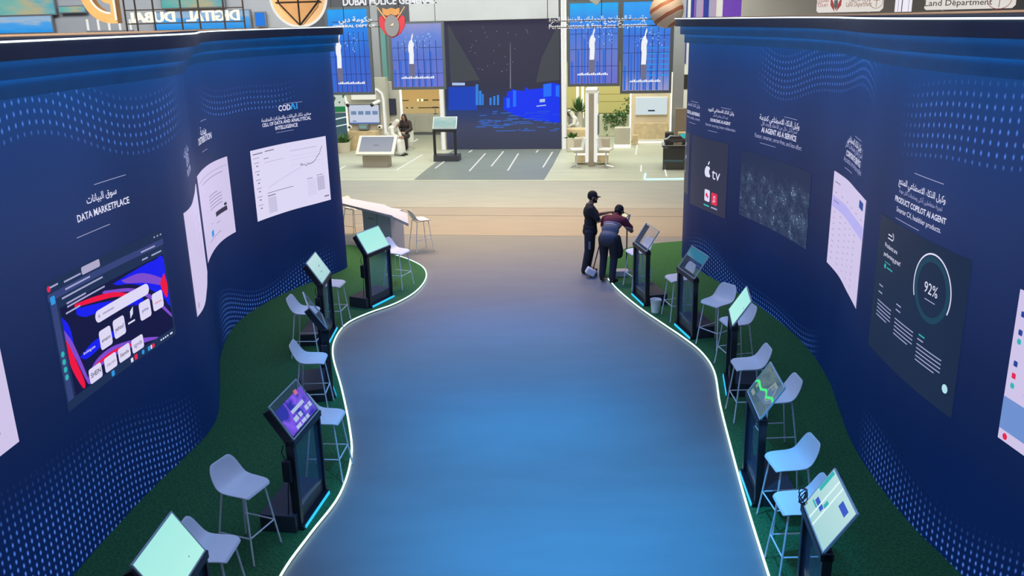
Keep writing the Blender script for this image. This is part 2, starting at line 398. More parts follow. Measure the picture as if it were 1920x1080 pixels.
# ================================================================== the curved video walls
WL=[(-4.6,3.6),(-4.53,5.5),(-4.43,7.2),(-4.36,8.3),(-4.27,9.2),(-4.15,10.0),(-4.08,10.6),(-4.13,11.2),(-4.38,12.1),(-4.80,13.5),(-5.0,14.9),(-4.83,16.1),(-4.42,17.2),(-3.95,18.0),(-3.68,18.5),(-3.64,18.85),(-3.85,19.15),(-4.4,19.25)]
WR=[(4.6,3.6),(4.36,5.8),(4.22,7.2),(4.13,8.0),(4.12,8.9),(4.2,9.9),(4.42,11.0),(4.62,12.0),(4.72,13.2),(4.66,14.4),(4.48,15.6),(4.2,16.8),(3.9,18.0),(3.80,18.7),(3.87,19.2),(4.2,19.5),(4.8,19.6)]
def catmull(P_, n=12):
    P_ = [Vector(p) for p in P_]; Q = [2*P_[0]-P_[1]] + P_ + [2*P_[-1]-P_[-2]]; o = []
    for i in range(1, len(Q)-2):
        a, b, c, d = Q[i-1:i+3]
        for k in range(n):
            t = k/n; o.append(0.5*(2*b+(c-a)*t+(2*a-5*b+4*c-d)*t*t+(3*b-a-3*c+d)*t**3))
    o.append(P_[-1]); return o
class Wall:
    def __init__(s, ctrl, side):
        s.c = catmull(ctrl); s.side = side; s.L = [0.0]        # side +1: faces +x (left wall), -1: faces -x (right wall)
        for a, b in zip(s.c, s.c[1:]): s.L.append(s.L[-1] + (b-a).length)
    def at(s, d):
        d = max(0.0, min(s.L[-1]-1e-6, d)); lo, hi = 0, len(s.L)-1
        while hi-lo > 1:
            m = (lo+hi)//2
            if s.L[m] <= d: lo = m
            else: hi = m
        k = (d-s.L[lo])/(s.L[hi]-s.L[lo]); p = s.c[lo].lerp(s.c[hi], k)
        ta = (s.c[min(lo+1, len(s.c)-1)]-s.c[max(lo-1, 0)]).normalized(); tb = (s.c[min(hi+1, len(s.c)-1)]-s.c[max(hi-1, 0)]).normalized()
        t = ta.lerp(tb, k).normalized(); n = Vector((t.y, -t.x))*s.side
        return p, n
    def pt(s, d, z, off=0.0):
        p, n = s.at(d); q = p + n*off; return (q.x, q.y, z)
WLc, WRc = Wall(WL, 1), Wall(WR, -1)
ZS, ZT = 4.63, 5.12
M_tier = pbr('cornice_paint_blue', (0.012, 0.20, 0.42), 0.45, noise=0.08, scale=3)
M_tierd = pbr('cornice_paint_dark', (0.03, 0.045, 0.09), 0.45, noise=0.08, scale=3)
M_ledwhite = emis('led_strip_white', (0.85, 0.97, 1.0), 2.2)
M_ledblue = emis('led_strip_blue', (0.01, 0.34, 0.72), 4.0)
M_roof = pbr('roof_board_tan', (0.42, 0.32, 0.24), 0.7, noise=0.15, scale=2)

def band(wall, z0, z1, off0, off1, name, mat, parent, d0=0.0, d1=None, n=240, uv=False):
    """a ribbon following the wall: outer face, top and bottom"""
    d1 = wall.L[-1] if d1 is None else d1; m = MB(); m.uv = [] if uv else None
    for i in range(n+1):
        d = d0 + (d1-d0)*i/n
        for o, z in ((off0, z0), (off1, z0), (off1, z1), (off0, z1)):
            m.v.append(wall.pt(d, z, o))
            if uv: m.uv.append((d, z))
    for i in range(n):
        a, b = 4*i, 4*i+4
        for k in range(4):
            j = (k+1) % 4
            q = (a+k, b+k, b+j, a+j); m.f.append(q if wall.side > 0 else q[::-1])
    m.f.append((0,1,2,3)); m.f.append((4*n+3,4*n+2,4*n+1,4*n))
    return m.build(name, mat, parent)

def video_wall(wall, label, phase, back, top, low):
    t = thing('video_wall', label, 'video wall')
    band(wall, 0.0, ZS+0.02, -0.12, 0.0, 'screen', led_wall_material('led_wall_picture_and_glow_%d' % (phase*10), phase, top, low), t, uv=True, n=300)
    cor = band(wall, ZS, ZS+0.165, -0.12, 0.10, 'cornice', M_tier, t)
    band(wall, ZS+0.165, ZS+0.325, -0.12, 0.19, 'cornice_tier', M_tier, cor)
    band(wall, ZS+0.325, ZT, -0.12, 0.30, 'cornice_tier', M_tierd, cor)
    for z, o in ((ZS-0.0015, 0.06), (ZS+0.1635, 0.145), (ZS+0.3235, 0.245)):
        band(wall, z, z+0.014, o-0.03, o, 'hidden_strip_light', M_ledblue, cor)
    band(wall, ZT-0.020, ZT-0.004, 0.296, 0.312, 'edge_strip_light', M_ledwhite, t)
    m = MB(); ring = [wall.pt(wall.L[-1]*i/160, 0, 0.29)[:2] for i in range(161)] + back
    if wall.side < 0: ring = ring[::-1]
    m.prism(ring, ZT-0.06, ZT-0.005); r = m.build('roof', M_roof, t, smooth=False)
    return t
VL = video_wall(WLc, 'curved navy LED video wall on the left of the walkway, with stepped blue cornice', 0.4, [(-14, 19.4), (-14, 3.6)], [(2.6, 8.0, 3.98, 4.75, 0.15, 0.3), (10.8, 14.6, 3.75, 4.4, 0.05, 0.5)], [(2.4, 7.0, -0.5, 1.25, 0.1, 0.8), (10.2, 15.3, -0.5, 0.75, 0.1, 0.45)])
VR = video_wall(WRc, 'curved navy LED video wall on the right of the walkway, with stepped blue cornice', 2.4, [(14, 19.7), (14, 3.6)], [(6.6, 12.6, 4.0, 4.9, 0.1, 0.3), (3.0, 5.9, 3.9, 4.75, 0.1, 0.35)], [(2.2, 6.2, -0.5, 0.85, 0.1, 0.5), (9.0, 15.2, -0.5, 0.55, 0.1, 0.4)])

# ---- pictures and captions shown on the walls
M_white = emis('screen_white_lilac', (0.62, 0.55, 0.80), 1.0)
M_white2 = emis('screen_white_bright', (0.72, 0.68, 0.90), 1.0)
M_cap = emis('screen_caption_white', (0.72, 0.72, 0.92), 1.0)
M_capdim = emis('screen_caption_dim', (0.36, 0.37, 0.60), 1.0)
M_capblue = emis('screen_caption_blue', (0.03, 0.30, 0.75), 1.0)
M_ink = emis('screen_ink_grey', (0.22, 0.20, 0.32), 1.0)
M_inkd = emis('screen_ink_dark', (0.02, 0.02, 0.06), 1.0)
M_inkl = emis('screen_ink_light', (0.42, 0.39, 0.58), 1.0)
M_sblue = emis('screen_button_blue', (0.02, 0.06, 0.30), 1.0)
M_sred = emis('screen_button_red', (0.75, 0.02, 0.08), 1.0)
M_steal = emis('screen_teal', (0.03, 0.45, 0.45), 1.0)
M_navy = emis('screen_window_navy', (0.012, 0.028, 0.085), 1.0)
M_navy2 = emis('screen_window_navy_light', (0.035, 0.055, 0.19), 1.0)
M_slate = emis('screen_window_slate', (0.011, 0.024, 0.062), 1.0)

class Panel:
    """picture area on a wall: a runs from the viewer's left, z upwards"""
    def __init__(s, wall, sleft, z0, w, h, parent): s.w = wall; s.s = sleft; s.z0 = z0; s.W = w; s.H = h; s.root = parent
    def p(s, a, b, off): return s.w.pt(s.s + s.w.side*a, s.z0+b, off)
    def rect(s, m, a0, a1, b0, b1, off, uv=False):
        n = max(1, int(abs(a1-a0)/0.09)); k = len(m.v)
        for i in range(n+1):
            a = a0+(a1-a0)*i/n
            for b in (b0, b1):
                m.v.append(s.p(a, b, off))
                if uv: m.uv.append((i/n*(a1-a0)/(b1-b0), 0.0 if b == b0 else 1.0))
        for i in range(n): m.f.append((k+2*i, k+2*i+2, k+2*i+3, k+2*i+1))
    def poly(s, m, pts, off):
        if max(a for a, b in pts) - min(a for a, b in pts) < 0.16:
            k = len(m.v); m.v += [s.p(a, b, off) for a, b in pts]; m.f.append(tuple(range(k, k+len(pts)))); return
        def cut(q, x, sg):             # keep the side of a convex piece where sg*(a-x) >= 0
            o = []
            for (a0, b0), (a1, b1) in zip(q, q[1:]+q[:1]):
                d0, d1 = sg*(a0-x), sg*(a1-x)
                if d0 >= 0: o.append((a0, b0))
                if d0*d1 < 0: t = d0/(d0-d1); o.append((x, b0+(b1-b0)*t))
            return o
        for tri in tessellate_polygon([[Vector((a, b, 0)) for a, b in pts]]):   # wide shapes bend with the wall
            q = [pts[i] for i in tri]
            if (q[1][0]-q[0][0])*(q[2][1]-q[0][1]) - (q[1][1]-q[0][1])*(q[2][0]-q[0][0]) < 0: q = q[::-1]
            lo, hi = min(a for a, b in q), max(a for a, b in q); i = math.floor(lo/0.09)
            while i*0.09 < hi:
                c = cut(cut(q, i*0.09, 1), (i+1)*0.09, -1)
                if len(c) > 2: k = len(m.v); m.v += [s.p(a, b, off) for a, b in c]; m.f.append(tuple(range(k, k+len(c))))
                i += 1
    def rr(s, m, a0, a1, b0, b1, r, off):
        pts = []
        for cx, cy, t0 in ((a1-r,b0+r,-90),(a1-r,b1-r,0),(a0+r,b1-r,90),(a0+r,b0+r,180)):
            for i in range(5): t = math.radians(t0+22.5*i); pts.append((cx+r*math.cos(t), cy+r*math.sin(t)))
        s.poly(m, pts, off)
    def disc(s, m, a, b, r, off, n=24): s.poly(m, [(a+r*math.cos(2*PI*i/n), b+r*math.sin(2*PI*i/n)) for i in range(n)], off)
    def line(s, m, pts, w, off):
        for (a0, b0), (a1, b1) in zip(pts, pts[1:]):
            dx, dy = a1-a0, b1-b0; L = math.hypot(dx, dy) or 1; nx, ny = -dy/L*w/2, dx/L*w/2
            s.poly(m, [(a0-nx,b0-ny),(a1-nx,b1-ny),(a1+nx,b1+ny),(a0+nx,b0+ny)], off)
    def base(s, name, mat, off=0.006, label=None, uv=False):
        m = MB(); m.uv = [] if uv else None
        n = max(8, int(s.W/0.05)); k = 0
        for i in range(n+1):
            a = s.W*i/n
            for b, o in ((0, 0.0), (0, off), (s.H, off), (s.H, 0.0)):
                m.v.append(s.p(a, b, o))
                if uv: m.uv.append((a/s.W*s.W/s.H, b/s.H))
        for i in range(n):
            for k in range(3): q = (4*i+k, 4*i+4+k, 4*i+5+k, 4*i+1+k); m.f.append(q)
        o = m.build(name, mat, s.root); s.o = o
        if label: o['label'] = label
        return o
    def items(s, name, mat, fn, off=0.009):
        m = MB(); fn(m, off); return m.build(name, mat, s.o, smooth=False)
    def text(s, txt, ac, b, width, mat, name='lettering', bold=0.012, parent=None, off=0.010, height=None):
        vs, fs, w = letters(txt, bold); k = width/w; kz = height/0.73 if height else k; m = MB()
        m.v = [s.p(ac - width/2 + v.x*k, b + v.y*kz, off) for v in vs]; m.f = fs
        return m.build(name, mat, parent or s.o, smooth=False)

def caption(wall, root, sc, lines, rules=((0.0, 3.72, 0.6),), name='caption'):
    """lines: (text, bottom z, width, material, bold); rules: thin lines (offset, z, length)"""
    pn = Panel(wall, sc, 0.0, 1, 1, root); first = None
    for txt, z, w, mat, bold in lines:
        o = pn.text(txt, 0.0, z, w, mat, name, bold, parent=first if first else root)
        if first is None: first = o
        else: o.name = 'caption_line'
    if rules:
        m = MB()
        for da, z, L in rules: pn.rect(m, da-L/2, da+L/2, z-0.0035, z+0.0035, 0.008)
        m.build('caption_rule', M_capdim, first, smooth=False)
    return first

# left wall ---------------------------------------------------------
p = Panel(WLc, 1.30, 1.69, 2.24, 1.33, VL); p.base('display_window', M_white, label='plain white window cut off at the left edge')
p.items('text_rows', M_ink, lambda m, o: [p.rect(m, 1.3, 2.02-0.1*(i % 3), 0.18+0.12*i, 0.20+0.12*i, o) for i in range(5)])
p.items('blue_mark', M_sblue, lambda m, o: p.rr(m, 1.8, 1.95, 0.05, 0.11, 0.02, o))

p = Panel(WLc, 4.34, 1.60, 2.24, 1.31, VL); p.base('display_window', M_navy, label='browser window with a swirling blue, purple and red wallpaper')
wp = MB(); p.rect(wp, 0.16, 2.20, 0.10, 1.02, 0.0065)
wall_paper = wp.build('wallpaper', emis('wallpaper_navy', (0.006, 0.007, 0.05), 1.0), p.o, smooth=False)
def swirl(name, col, shapes, off):
    m = MB()
    for pts in shapes:           # smooth the outline, then lay it on the wall
        q = [(v.x, v.y) for v in catmull(pts + [pts[0]], 5)][:-1]
        q = [(min(2.20, max(0.16, a)), min(1.02, max(0.10, b))) for a, b in q]; p.poly(m, q, off)
    m.build(name, emis('wallpaper_' + name, col, 1.0), p.o, smooth=False)
swirl('blue_lobes', (0.008, 0.012, 0.85), [[(1.13,.97),(1.68,1.0),(2.0,1.0),(2.2,.96),(2.2,.36),(2.09,.5),(1.77,.73),(1.38,.87)],[(.42,.93),(.86,.85),(1.34,.74),(1.64,.66),(1.59,.6),(1.19,.66),(.74,.74),(.44,.85)],[(.16,.93),(.26,.8),(.29,.55),(.34,.34),(.2,.58),(.16,.70)],[(.34,.44),(.65,.51),(1.09,.47),(1.24,.39),(.9,.42),(.48,.38)]], 0.0070)
swirl('dark_folds', (0.006, 0.007, 0.05), [[(.5,.80),(.9,.75),(1.3,.66),(1.5,.62),(1.2,.62),(.8,.68)],[(.16,.50),(.24,.40),(.36,.14),(.30,.12),(.20,.34),(.16,.42)],[(.95,.985),(1.5,.86),(1.88,.66),(2.2,.36),(2.2,.31),(1.86,.61),(1.49,.82),(.95,.95)]], 0.0074)
swirl('purple_bands', (0.20, 0.07, 0.60), [[(.96,.95),(1.5,.81),(1.88,.59),(2.2,.27),(2.2,.23),(1.86,.54),(1.49,.77),(.95,.92)],[(.4,.17),(.59,.30),(.93,.33),(1.41,.24),(1.81,.12),(1.79,.10),(1.4,.17),(.95,.22),(.63,.20),(.45,.11)],[(1.3,.96),(1.7,.93),(2.1,.75),(2.12,.66),(1.75,.80),(1.4,.90)],[(.16,.80),(.28,.60),(.42,.18),(.39,.15),(.25,.50),(.16,.68)]], 0.0078)
swirl('red_bands', (0.85, 0.005, 0.05), [[(.41,.98),(.78,.945),(1.17,.87),(1.53,.72),(1.52,.70),(1.16,.82),(.77,.89),(.43,.945)],[(2.16,.80),(2.2,.63),(2.14,.50),(2.05,.69)],[(.16,.70),(.21,.60),(.27,.43),(.35,.17),(.3,.13),(.17,.40),(.16,.58)],[(.6,.27),(.95,.285),(1.4,.21),(1.39,.19),(.94,.255),(.62,.24)]], 0.0082)
p.items('tool_bar', M_navy2, lambda m, o: (p.rect(m, 0.0, 2.24, 1.13, 1.20, o), p.rect(m, 0.02, 0.12, 0.1, 1.1, o)), 0.0085)
p.items('tab', M_inkl, lambda m, o: p.rr(m, 0.62, 0.96, 1.22, 1.30, 0.02, o))
p.items('address_rows', M_capdim, lambda m, o: [p.rect(m, a, a+l, b, b+0.018, o) for a, l, b in ((0.30,0.3,1.235),(0.06,0.14,1.25),(0.3,0.45,1.16),(0.22,0.75,1.09),(0.28,0.35,1.02),(0.28,0.7,0.985),(1.75,0.3,1.15),(1.95,0.22,1.06),(1.75,0.12,1.06),(2.05,0.03,1.25),(2.12,0.03,1.25),(2.19,0.03,1.25),(0.24,0.26,0.93))])
p.items('side_bar_icons', M_steal, lambda m, o: [p.disc(m, 0.07, b, 0.03, o, 12) for b in (0.34, 0.42, 0.50, 0.58)])
p.items('red_icons', M_sred, lambda m, o: [p.disc(m, 0.04, 1.25, 0.03, o, 12), p.disc(m, 1.72, 0.045, 0.028, o, 12), p.rr(m, 1.32, 1.38, 0.02, 0.08, 0.01, o)])
p.items('side_button', M_capblue, lambda m, o: [p.rr(m, 0.03, 0.11, 1.09, 1.17, 0.015, o), p.rr(m, 0.84, 0.90, 0.02, 0.08, 0.01, o), p.disc(m, 1.50, 0.05, 0.028, o, 12), p.rr(m, 1.60, 1.65, 0.02, 0.07, 0.01, o)])
p.items('search_bar', M_white2, lambda m, o: p.rr(m, 0.72, 1.80, 0.66, 0.79, 0.064, o))
p.items('search_row', M_inkl, lambda m, o: [p.rect(m, 0.86, 1.08, 0.715, 0.735, o), p.disc(m, 0.79, 0.725, 0.02, o, 10)], 0.0105)
def tiles(m, o):
    for a, b in ((0.73,0.36),(1.01,0.38),(1.55,0.40),(1.83,0.42)): p.rr(m, a, a+0.23, b, b+0.21, 0.035, o)
    for a in (0.44, 0.74, 1.02, 1.30): p.rr(m, a, a+0.24, 0.10, 0.26, 0.03, o)
p.items('tiles', M_white2, tiles)
for tx, a, b, w, mt in (('amazon',0.845,0.44,0.17,M_inkd),('yahoo!',1.125,0.46,0.18,M_inkd),('prime',1.665,0.49,0.13,M_sblue),('SHEIN',0.56,0.16,0.19,M_inkd),('trip.com',0.86,0.16,0.17,M_ink),('Expedia',1.14,0.16,0.17,M_inkd),('agoda',1.42,0.16,0.17,M_ink),('booking.com',0.52,0.44,0.22,M_cap),('aliexpress',1.945,0.50,0.15,M_sred)):
    p.text(tx, a, b, w, mt, 'tile_lettering', 0.01, off=0.0115)
p.items('white_icons', M_cap, lambda m, o: [p.poly(m, [(1.36,0.50),(1.42,0.54),(1.44,0.62),(1.37,0.58)], o), p.rect(m, 1.30, 1.44, 0.45, 0.47, o), p.rr(m, 1.24, 1.29, 0.02, 0.07, 0.01, o), p.rr(m, 1.66, 1.69, 0.02, 0.07, 0.01, o)] + [p.rect(m, a, a+0.03, 0.04, 0.06, o) for a in (1.88,1.93,1.98,2.03,2.1,2.13)])
caption(WLc, VL, 5.53, [(arabic('سوق البيانات'), 3.49, 0.56, M_cap, 0.012), ('DATA MARKETPLACE', 3.345, 0.98, M_cap, 0.02)], ((0.2, 3.655, 0.60), (-0.24, 3.20, 0.62)))

p = Panel(WLc, 7.22, 1.60, 2.22, 1.36, VL); p.base('display_window', M_white, label='white page seen almost edge-on where the wall turns away')
p.items('text_rows', M_inkl, lambda m, o: [p.rect(m, 0.9, 1.5-0.07*(i % 3), 0.55+0.13*i, 0.565+0.13*i, o) for i in range(5)] + [p.disc(m, 0.12, 0.12, 0.04, o)])
caption(WLc, VL, 8.0, [(arabic('منصة البيانات'), 3.60, 0.8, M_capdim, 0.01), ('DATA', 3.46, 0.5, M_capdim, 0.02), ('PLATFORM', 3.34, 0.6, M_capdim, 0.02)], ())

p = Panel(WLc, 9.88, 1.63, 2.16, 1.36, VL); p.base('display_window', M_white, label='white page with a short paragraph and a black button')
p.items('text_rows', M_ink, lambda m, o: [p.rect(m, 0.95, 1.75-0.2*(i == 0), 0.86-0.055*i, 0.872-0.055*i, o) for i in range(5)] + [p.rect(m, 0.5, 1.9, 1.14, 1.15, o), p.rect(m, 0.1, 2.1, 1.22, 1.226, o), p.rect(m, 0.6, 1.5, 0.18, 0.19, o), p.rect(m, 0.9, 1.0, 0.42, 0.43, o), p.rect(m, 1.3, 1.5, 0.35, 0.36, o)])
p.items('black_button', M_inkd, lambda m, o: (p.rr(m, 1.30, 1.92, 0.46, 0.54, 0.01, o), p.rr(m, 1.80, 1.92, 0.555, 0.60, 0.01, o)))
p.items('blue_block', M_capblue, lambda m, o: p.rr(m, 0.80, 1.0, 0.22, 0.32, 0.02, o))
caption(WLc, VL, 11.0, [(arabic('منصة'), 3.50, 0.42, M_cap, 0.01), ('DISTRIBUTION', 3.385, 0.95, M_cap, 0.02)], ((0.1, 3.72, 0.4), (-0.05, 3.25, 0.4)))

p = Panel(WLc, 12.86, 1.63, 2.25, 1.33, VL); p.base('display_window', M_white2, label='white dashboard with a rising dark line chart')
p.items('dashboard_rows', M_ink, lambda m, o: [p.rect(m, a, a+l, b, b+h, o) for a, l, b, h in ((0.06,0.32,1.24,0.02),(0.45,0.28,1.25,0.02),(0.06,0.2,1.17,0.008),(0.4,0.15,1.12,0.014),(0.4,0.6,1.05,0.005),(1.2,0.75,1.16,0.006),(0.4,0.8,0.46,0.012),(0.4,0.25,0.40,0.02),(1.6,0.16,0.54,0.012),(1.88,0.18,0.57,0.012))] + [p.rect(m, 0.08, 0.24, 1.08-0.16*i, 1.09-0.16*i, o) for i in range(6)] + [p.rect(m, 0.14, 0.20, 1.01-0.16*i, 1.035-0.16*i, o) for i in range(6)] + [p.rect(m, 2.06, 2.2, 0.09, 0.12, o)])
p.items('dashboard_blocks', M_inkl, lambda m, o: [p.rect(m, 0.4, 0.66, 0.36-0.022*i, 0.37-0.022*i, o) for i in range(14)] + [p.rect(m, 1.6, 1.84, 0.50-0.03*i, 0.505-0.03*i, o) for i in range(11)] + [p.rect(m, 1.88, 2.1, 0.53-0.018*i, 0.542-0.018*i, o) for i in range(16)] + [p.rect(m, 1.2, 2.12, b, b+0.003, o) for b in (1.05, 0.98, 0.88)])
random.seed(3)
pts = [(1.45,0.83),(1.48,0.88)]
for i in range(30): a = 1.50+0.62*i/29; pts.append((a, 0.84+0.01*math.sin(i)+(0.30*((i-13)/16)**1.4 if i > 13 else 0)+random.uniform(-.022,.022)))
p.items('chart_line', M_inkd, lambda m, o: p.line(m, pts, 0.010, o))
p.items('chart_line_faint', M_inkl, lambda m, o: p.line(m, [(0.46+0.1*i, 0.56+0.024*i+0.01*(i % 2)) for i in range(11)], 0.007, o))
cp = caption(WLc, VL, 14.02, [('COD', 3.585, 0.34, M_cap, 0.022), (arabic('مختبر ذكاء البيانات والتحليلات المتقدمة'), 3.435, 1.42, M_cap, 0.012), ('CELL OF DATA AND ANALYTICAL', 3.345, 1.40, M_cap, 0.022), ('INTELLIGENCE', 3.245, 0.64, M_cap, 0.022)], ((0.25, 3.71, 0.5), (-0.05, 3.19, 0.5)))
for ch in [cp]:       # the blue A and I of the logo follow the white letters
    q = Panel(WLc, 14.02, 0, 1, 1, VL)
    m = MB(); q.poly(m, [(0.15,3.585),(0.20,3.585),(0.255,3.70),(0.215,3.70)], 0.011); q.poly(m, [(0.255,3.70),(0.215,3.70),(0.27,3.585),(0.31,3.585)], 0.011); q.rect(m, 0.325, 0.36, 3.585, 3.70, 0.011)
    m.build('caption_logo_letters', M_capblue, cp, smooth=False)

# right wall --------------------------------------------------------
p = Panel(WRc, 3.40, 1.58, 2.24, 1.36, VR); p.base('display_window', M_white, label='white page with a column of icons, cut off at the right edge')
p.items('blue_band', emis('screen_sky_band', (0.16, 0.28, 0.62), 1.0), lambda m, o: p.rect(m, 0.0, 2.24, 0.10, 0.40, o), 0.0075)
p.items('side_icons', M_sblue, lambda m, o: [p.rr(m, 0.06, 0.11, b, b+0.05, 0.01, o) for b in (1.14, 0.98, 0.70)] + [p.rect(m, 0.24, 0.40, b, b+0.012, o) for b in (0.86,0.78,0.68,0.56,0.50)])
p.items('teal_icons', M_steal, lambda m, o: [p.rr(m, 0.06, 0.11, b, b+0.05, 0.02, o) for b in (0.90, 0.50)])
p.items('red_icons', M_sred, lambda m, o: [p.rr(m, 0.06, 0.11, 0.59, 0.64, 0.01, o), p.disc(m, 0.09, 0.05, 0.03, o)])
p.items('blue_disc', M_capblue, lambda m, o: p.disc(m, 0.55, 0.25, 0.20, o, 32))

p = Panel(WRc, 6.08, 1.45, 2.02, 1.56, VR); p.base('display_window', M_slate, label='dark product window with a bright ring around 92%')
def arc(m, cx, cz, r, w, t0, t1, off, n=60):
    for i in range(n):
        a, b = math.radians(t0+(t1-t0)*i/n), math.radians(t0+(t1-t0)*(i+1)/n)
        p.poly(m, [(cx+(r-w)*math.cos(a), cz+(r-w)*math.sin(a)), (cx+r*math.cos(a), cz+r*math.sin(a)), (cx+r*math.cos(b), cz+r*math.sin(b)), (cx+(r-w)*math.cos(b), cz+(r-w)*math.sin(b))], off)
p.items('ring_track', emis('screen_ring_teal', (0.012, 0.055, 0.10), 1.0), lambda m, o: arc(m, 1.43, 1.10, 0.335, 0.06, 0, 360, o), 0.0085)
p.items('ring', M_cap, lambda m, o: arc(m, 1.43, 1.10, 0.365, 0.017, -25, 205, o))
p.text('92%', 1.43, 1.05, 0.26, M_cap, 'ring_number', 0.0)
p.items('ring_caption', M_capdim, lambda m, o: p.rect(m, 1.33, 1.53, 0.98, 0.99, o))
p.text('Products are', 0.42, 1.24, 0.36, M_cap, 'headline', 0.004); p.text('performing great!', 0.47, 1.14, 0.48, M_cap, 'headline', 0.004)
p.items('emblem', M_cap, lambda m, o: (p.rect(m, 0.30, 0.42, 1.345, 1.357, o), p.rect(m, 0.30, 0.42, 1.385, 1.397, o), arc(m, 0.42, 1.385, 0.045, 0.012, -90, 90, o, 12)))
p.items('teal_tags', M_steal, lambda m, o: (p.disc(m, 0.30, 1.03, 0.028, o), p.rect(m, 0.36, 0.52, 1.02, 1.035, o), p.rect(m, 0.28, 0.45, 1.075, 1.083, o), p.rect(m, 1.30, 1.42, 0.585, 0.60, o)))
p.items('text_rows', M_capdim, lambda m, o: [p.rect(m, a, a+l-(0.1 if i == 4 else 0), b-0.042*i, b+0.012-0.042*i, o) for a, b, l in ((0.18,0.60,0.42),(0.72,0.56,0.46),(1.28,0.48,0.48)) for i in range(5)] + [p.rect(m, a, a+0.12, b, b+0.014, o) for a, b in ((0.18,0.70),(0.72,0.66),(1.28,0.535),(0.18,0.78),(0.72,0.72))])
p.items('round_button', emis('screen_button_mint', (0.45, 0.75, 0.85), 1.0), lambda m, o: p.disc(m, 1.87, 0.24, 0.045, o))
caption(WRc, VR, 5.11, [(arabic('وكيل الذكاء الاصطناعي للمنتج'), 3.43, 1.06, M_cap, 0.014), (arabic('تجربة متعاملين أذكى ومنتجات أكثر جودة'), 3.345, 0.98, M_capdim, 0.006), ('PRODUCT COPILOT AI AGENT', 3.235, 1.16, M_cap, 0.022), ('Smarter CX, healthier products.', 3.135, 1.02, M_cap, 0.0)], ((0.15, 3.60, 0.62), (-0.22, 3.06, 0.6)))

p = Panel(WRc, 9.04, 1.63, 2.2, 1.36, VR); p.base('display_window', M_white, label='white table page with a dark blue button in the corner')
p.items('table_marks', M_ink, lambda m, o: [p.rect(m, 0.15+0.36*j, 0.25+0.36*j, 0.80-0.085*i, 0.808-0.085*i, o) for j in range(5) for i in range(9)] + [p.rect(m, 0.1, 0.4, b, b+0.015, o) for b in (1.22, 0.95)] + [p.rect(m, 0.15+0.36*j, 0.24+0.36*j, 1.08, 1.09, o) for j in range(6)])
p.items('button', M_sblue, lambda m, o: p.rr(m, 1.78, 2.06, 1.20, 1.30, 0.02, o))
p.items('lilac_band', emis('screen_lilac_band', (0.45, 0.42, 0.85), 1.0), lambda m, o: p.rect(m, 0.02, 2.18, 0.86, 1.02, o), 0.0075)
caption(WRc, VR, 7.95, [(arabic('وكيل الذكاء الاصطناعي'), 3.50, 1.0, M_cap, 0.012), (arabic('أسرع وأدق ومنتجات أكثر'), 3.42, 1.2, M_capdim, 0.006), ('CORPORATE SERVICE', 3.30, 1.05, M_cap, 0.022), ('Accurate, error-free replies', 3.21, 1.25, M_capdim, 0.0)], ((0.2, 3.62, 0.5), (-0.3, 3.13, 0.5)))

p = Panel(WRc, 12.80, 1.55, 2.72, 1.22, VR); p.base('display_window', screen_city('screen_city'), label='aerial picture of a city at night', uv=True)
caption(WRc, VR, 11.45, [(arabic('وكيل الذكاء الاصطناعي كخدمة'), 3.385, 1.52, M_cap, 0.014), (arabic('أسرع أذكى خال من الأخطاء وبجهد أقل'), 3.30, 1.38, M_capdim, 0.006), ('AI AGENT AS A SERVICE', 3.175, 1.34, M_cap, 0.022), ('Faster, smarter, error-free, and less effort', 3.06, 1.80, M_capdim, 0.004)], ((0.4, 3.52, 0.5), (-0.4, 2.98, 0.6)))

p = Panel(WRc, 14.95, 1.35, 1.62, 1.45, VR); p.base('display_window', emis('screen_window_grey', (0.021, 0.028, 0.068), 1.0), label='dark window with a white fruit logo and two app icons')
def apple(m, o):
    cx, cz, k = 0.82, 0.80, 0.0021
    out = []
    for i in range(40):
        t = 2*PI*i/40; r = 62*(1+0.10*math.cos(2*t)-0.05*math.sin(3*t)); x, z = r*math.cos(t)*0.92, r*math.sin(t)
        if x > 36 and -22 < z < 34: x = 56 - math.sqrt(max(0, 32**2-(z-6)**2))*0.9
        if z > 50 and abs(x) < 20: z -= 10*(1-abs(x)/20)
        if z < -50 and abs(x) < 16: z += 8*(1-abs(x)/16)
        out.append((cx+x*k, cz+z*k))
    for i in range(len(out)): p.poly(m, [(cx, cz), out[i], out[(i+1) % 40]], o)
    p.poly(m, [(cx+0.00, cz+0.135), (cx+0.03, cz+0.145), (cx+0.065, cz+0.19), (cx+0.06, cz+0.225), (cx+0.02, cz+0.20), (cx, cz+0.165)], o)
p.items('fruit_logo', M_cap, apple)
p.text('tv', 1.17, 0.69, 0.34, M_cap, 'logo_lettering', 0.0, height=0.24)
p.items('app_icon', M_white2, lambda m, o: p.rr(m, 0.72, 0.95, 0.20, 0.44, 0.04, o))
p.items('app_icon_detail', M_sred, lambda m, o: [p.disc(m, 0.81, 0.33, 0.04, o), p.disc(m, 0.86, 0.30, 0.03, o), p.rr(m, 1.02, 1.27, 0.18, 0.42, 0.04, o)], 0.0105)
p.items('app_icon_note', M_white2, lambda m, o: [p.rect(m, 1.11, 1.125, 0.24, 0.35, o), p.rect(m, 1.17, 1.185, 0.25, 0.36, o), p.rect(m, 1.11, 1.185, 0.34, 0.36, o), p.disc(m, 1.105, 0.245, 0.018, o, 10), p.disc(m, 1.165, 0.255, 0.018, o, 10)], 0.012)
p.items('app_captions', M_capdim, lambda m, o: p.rect(m, 1.02, 1.28, 0.10, 0.13, o))
p.items('app_caption_teal', M_steal, lambda m, o: p.rect(m, 0.70, 0.94, 0.10, 0.13, o))
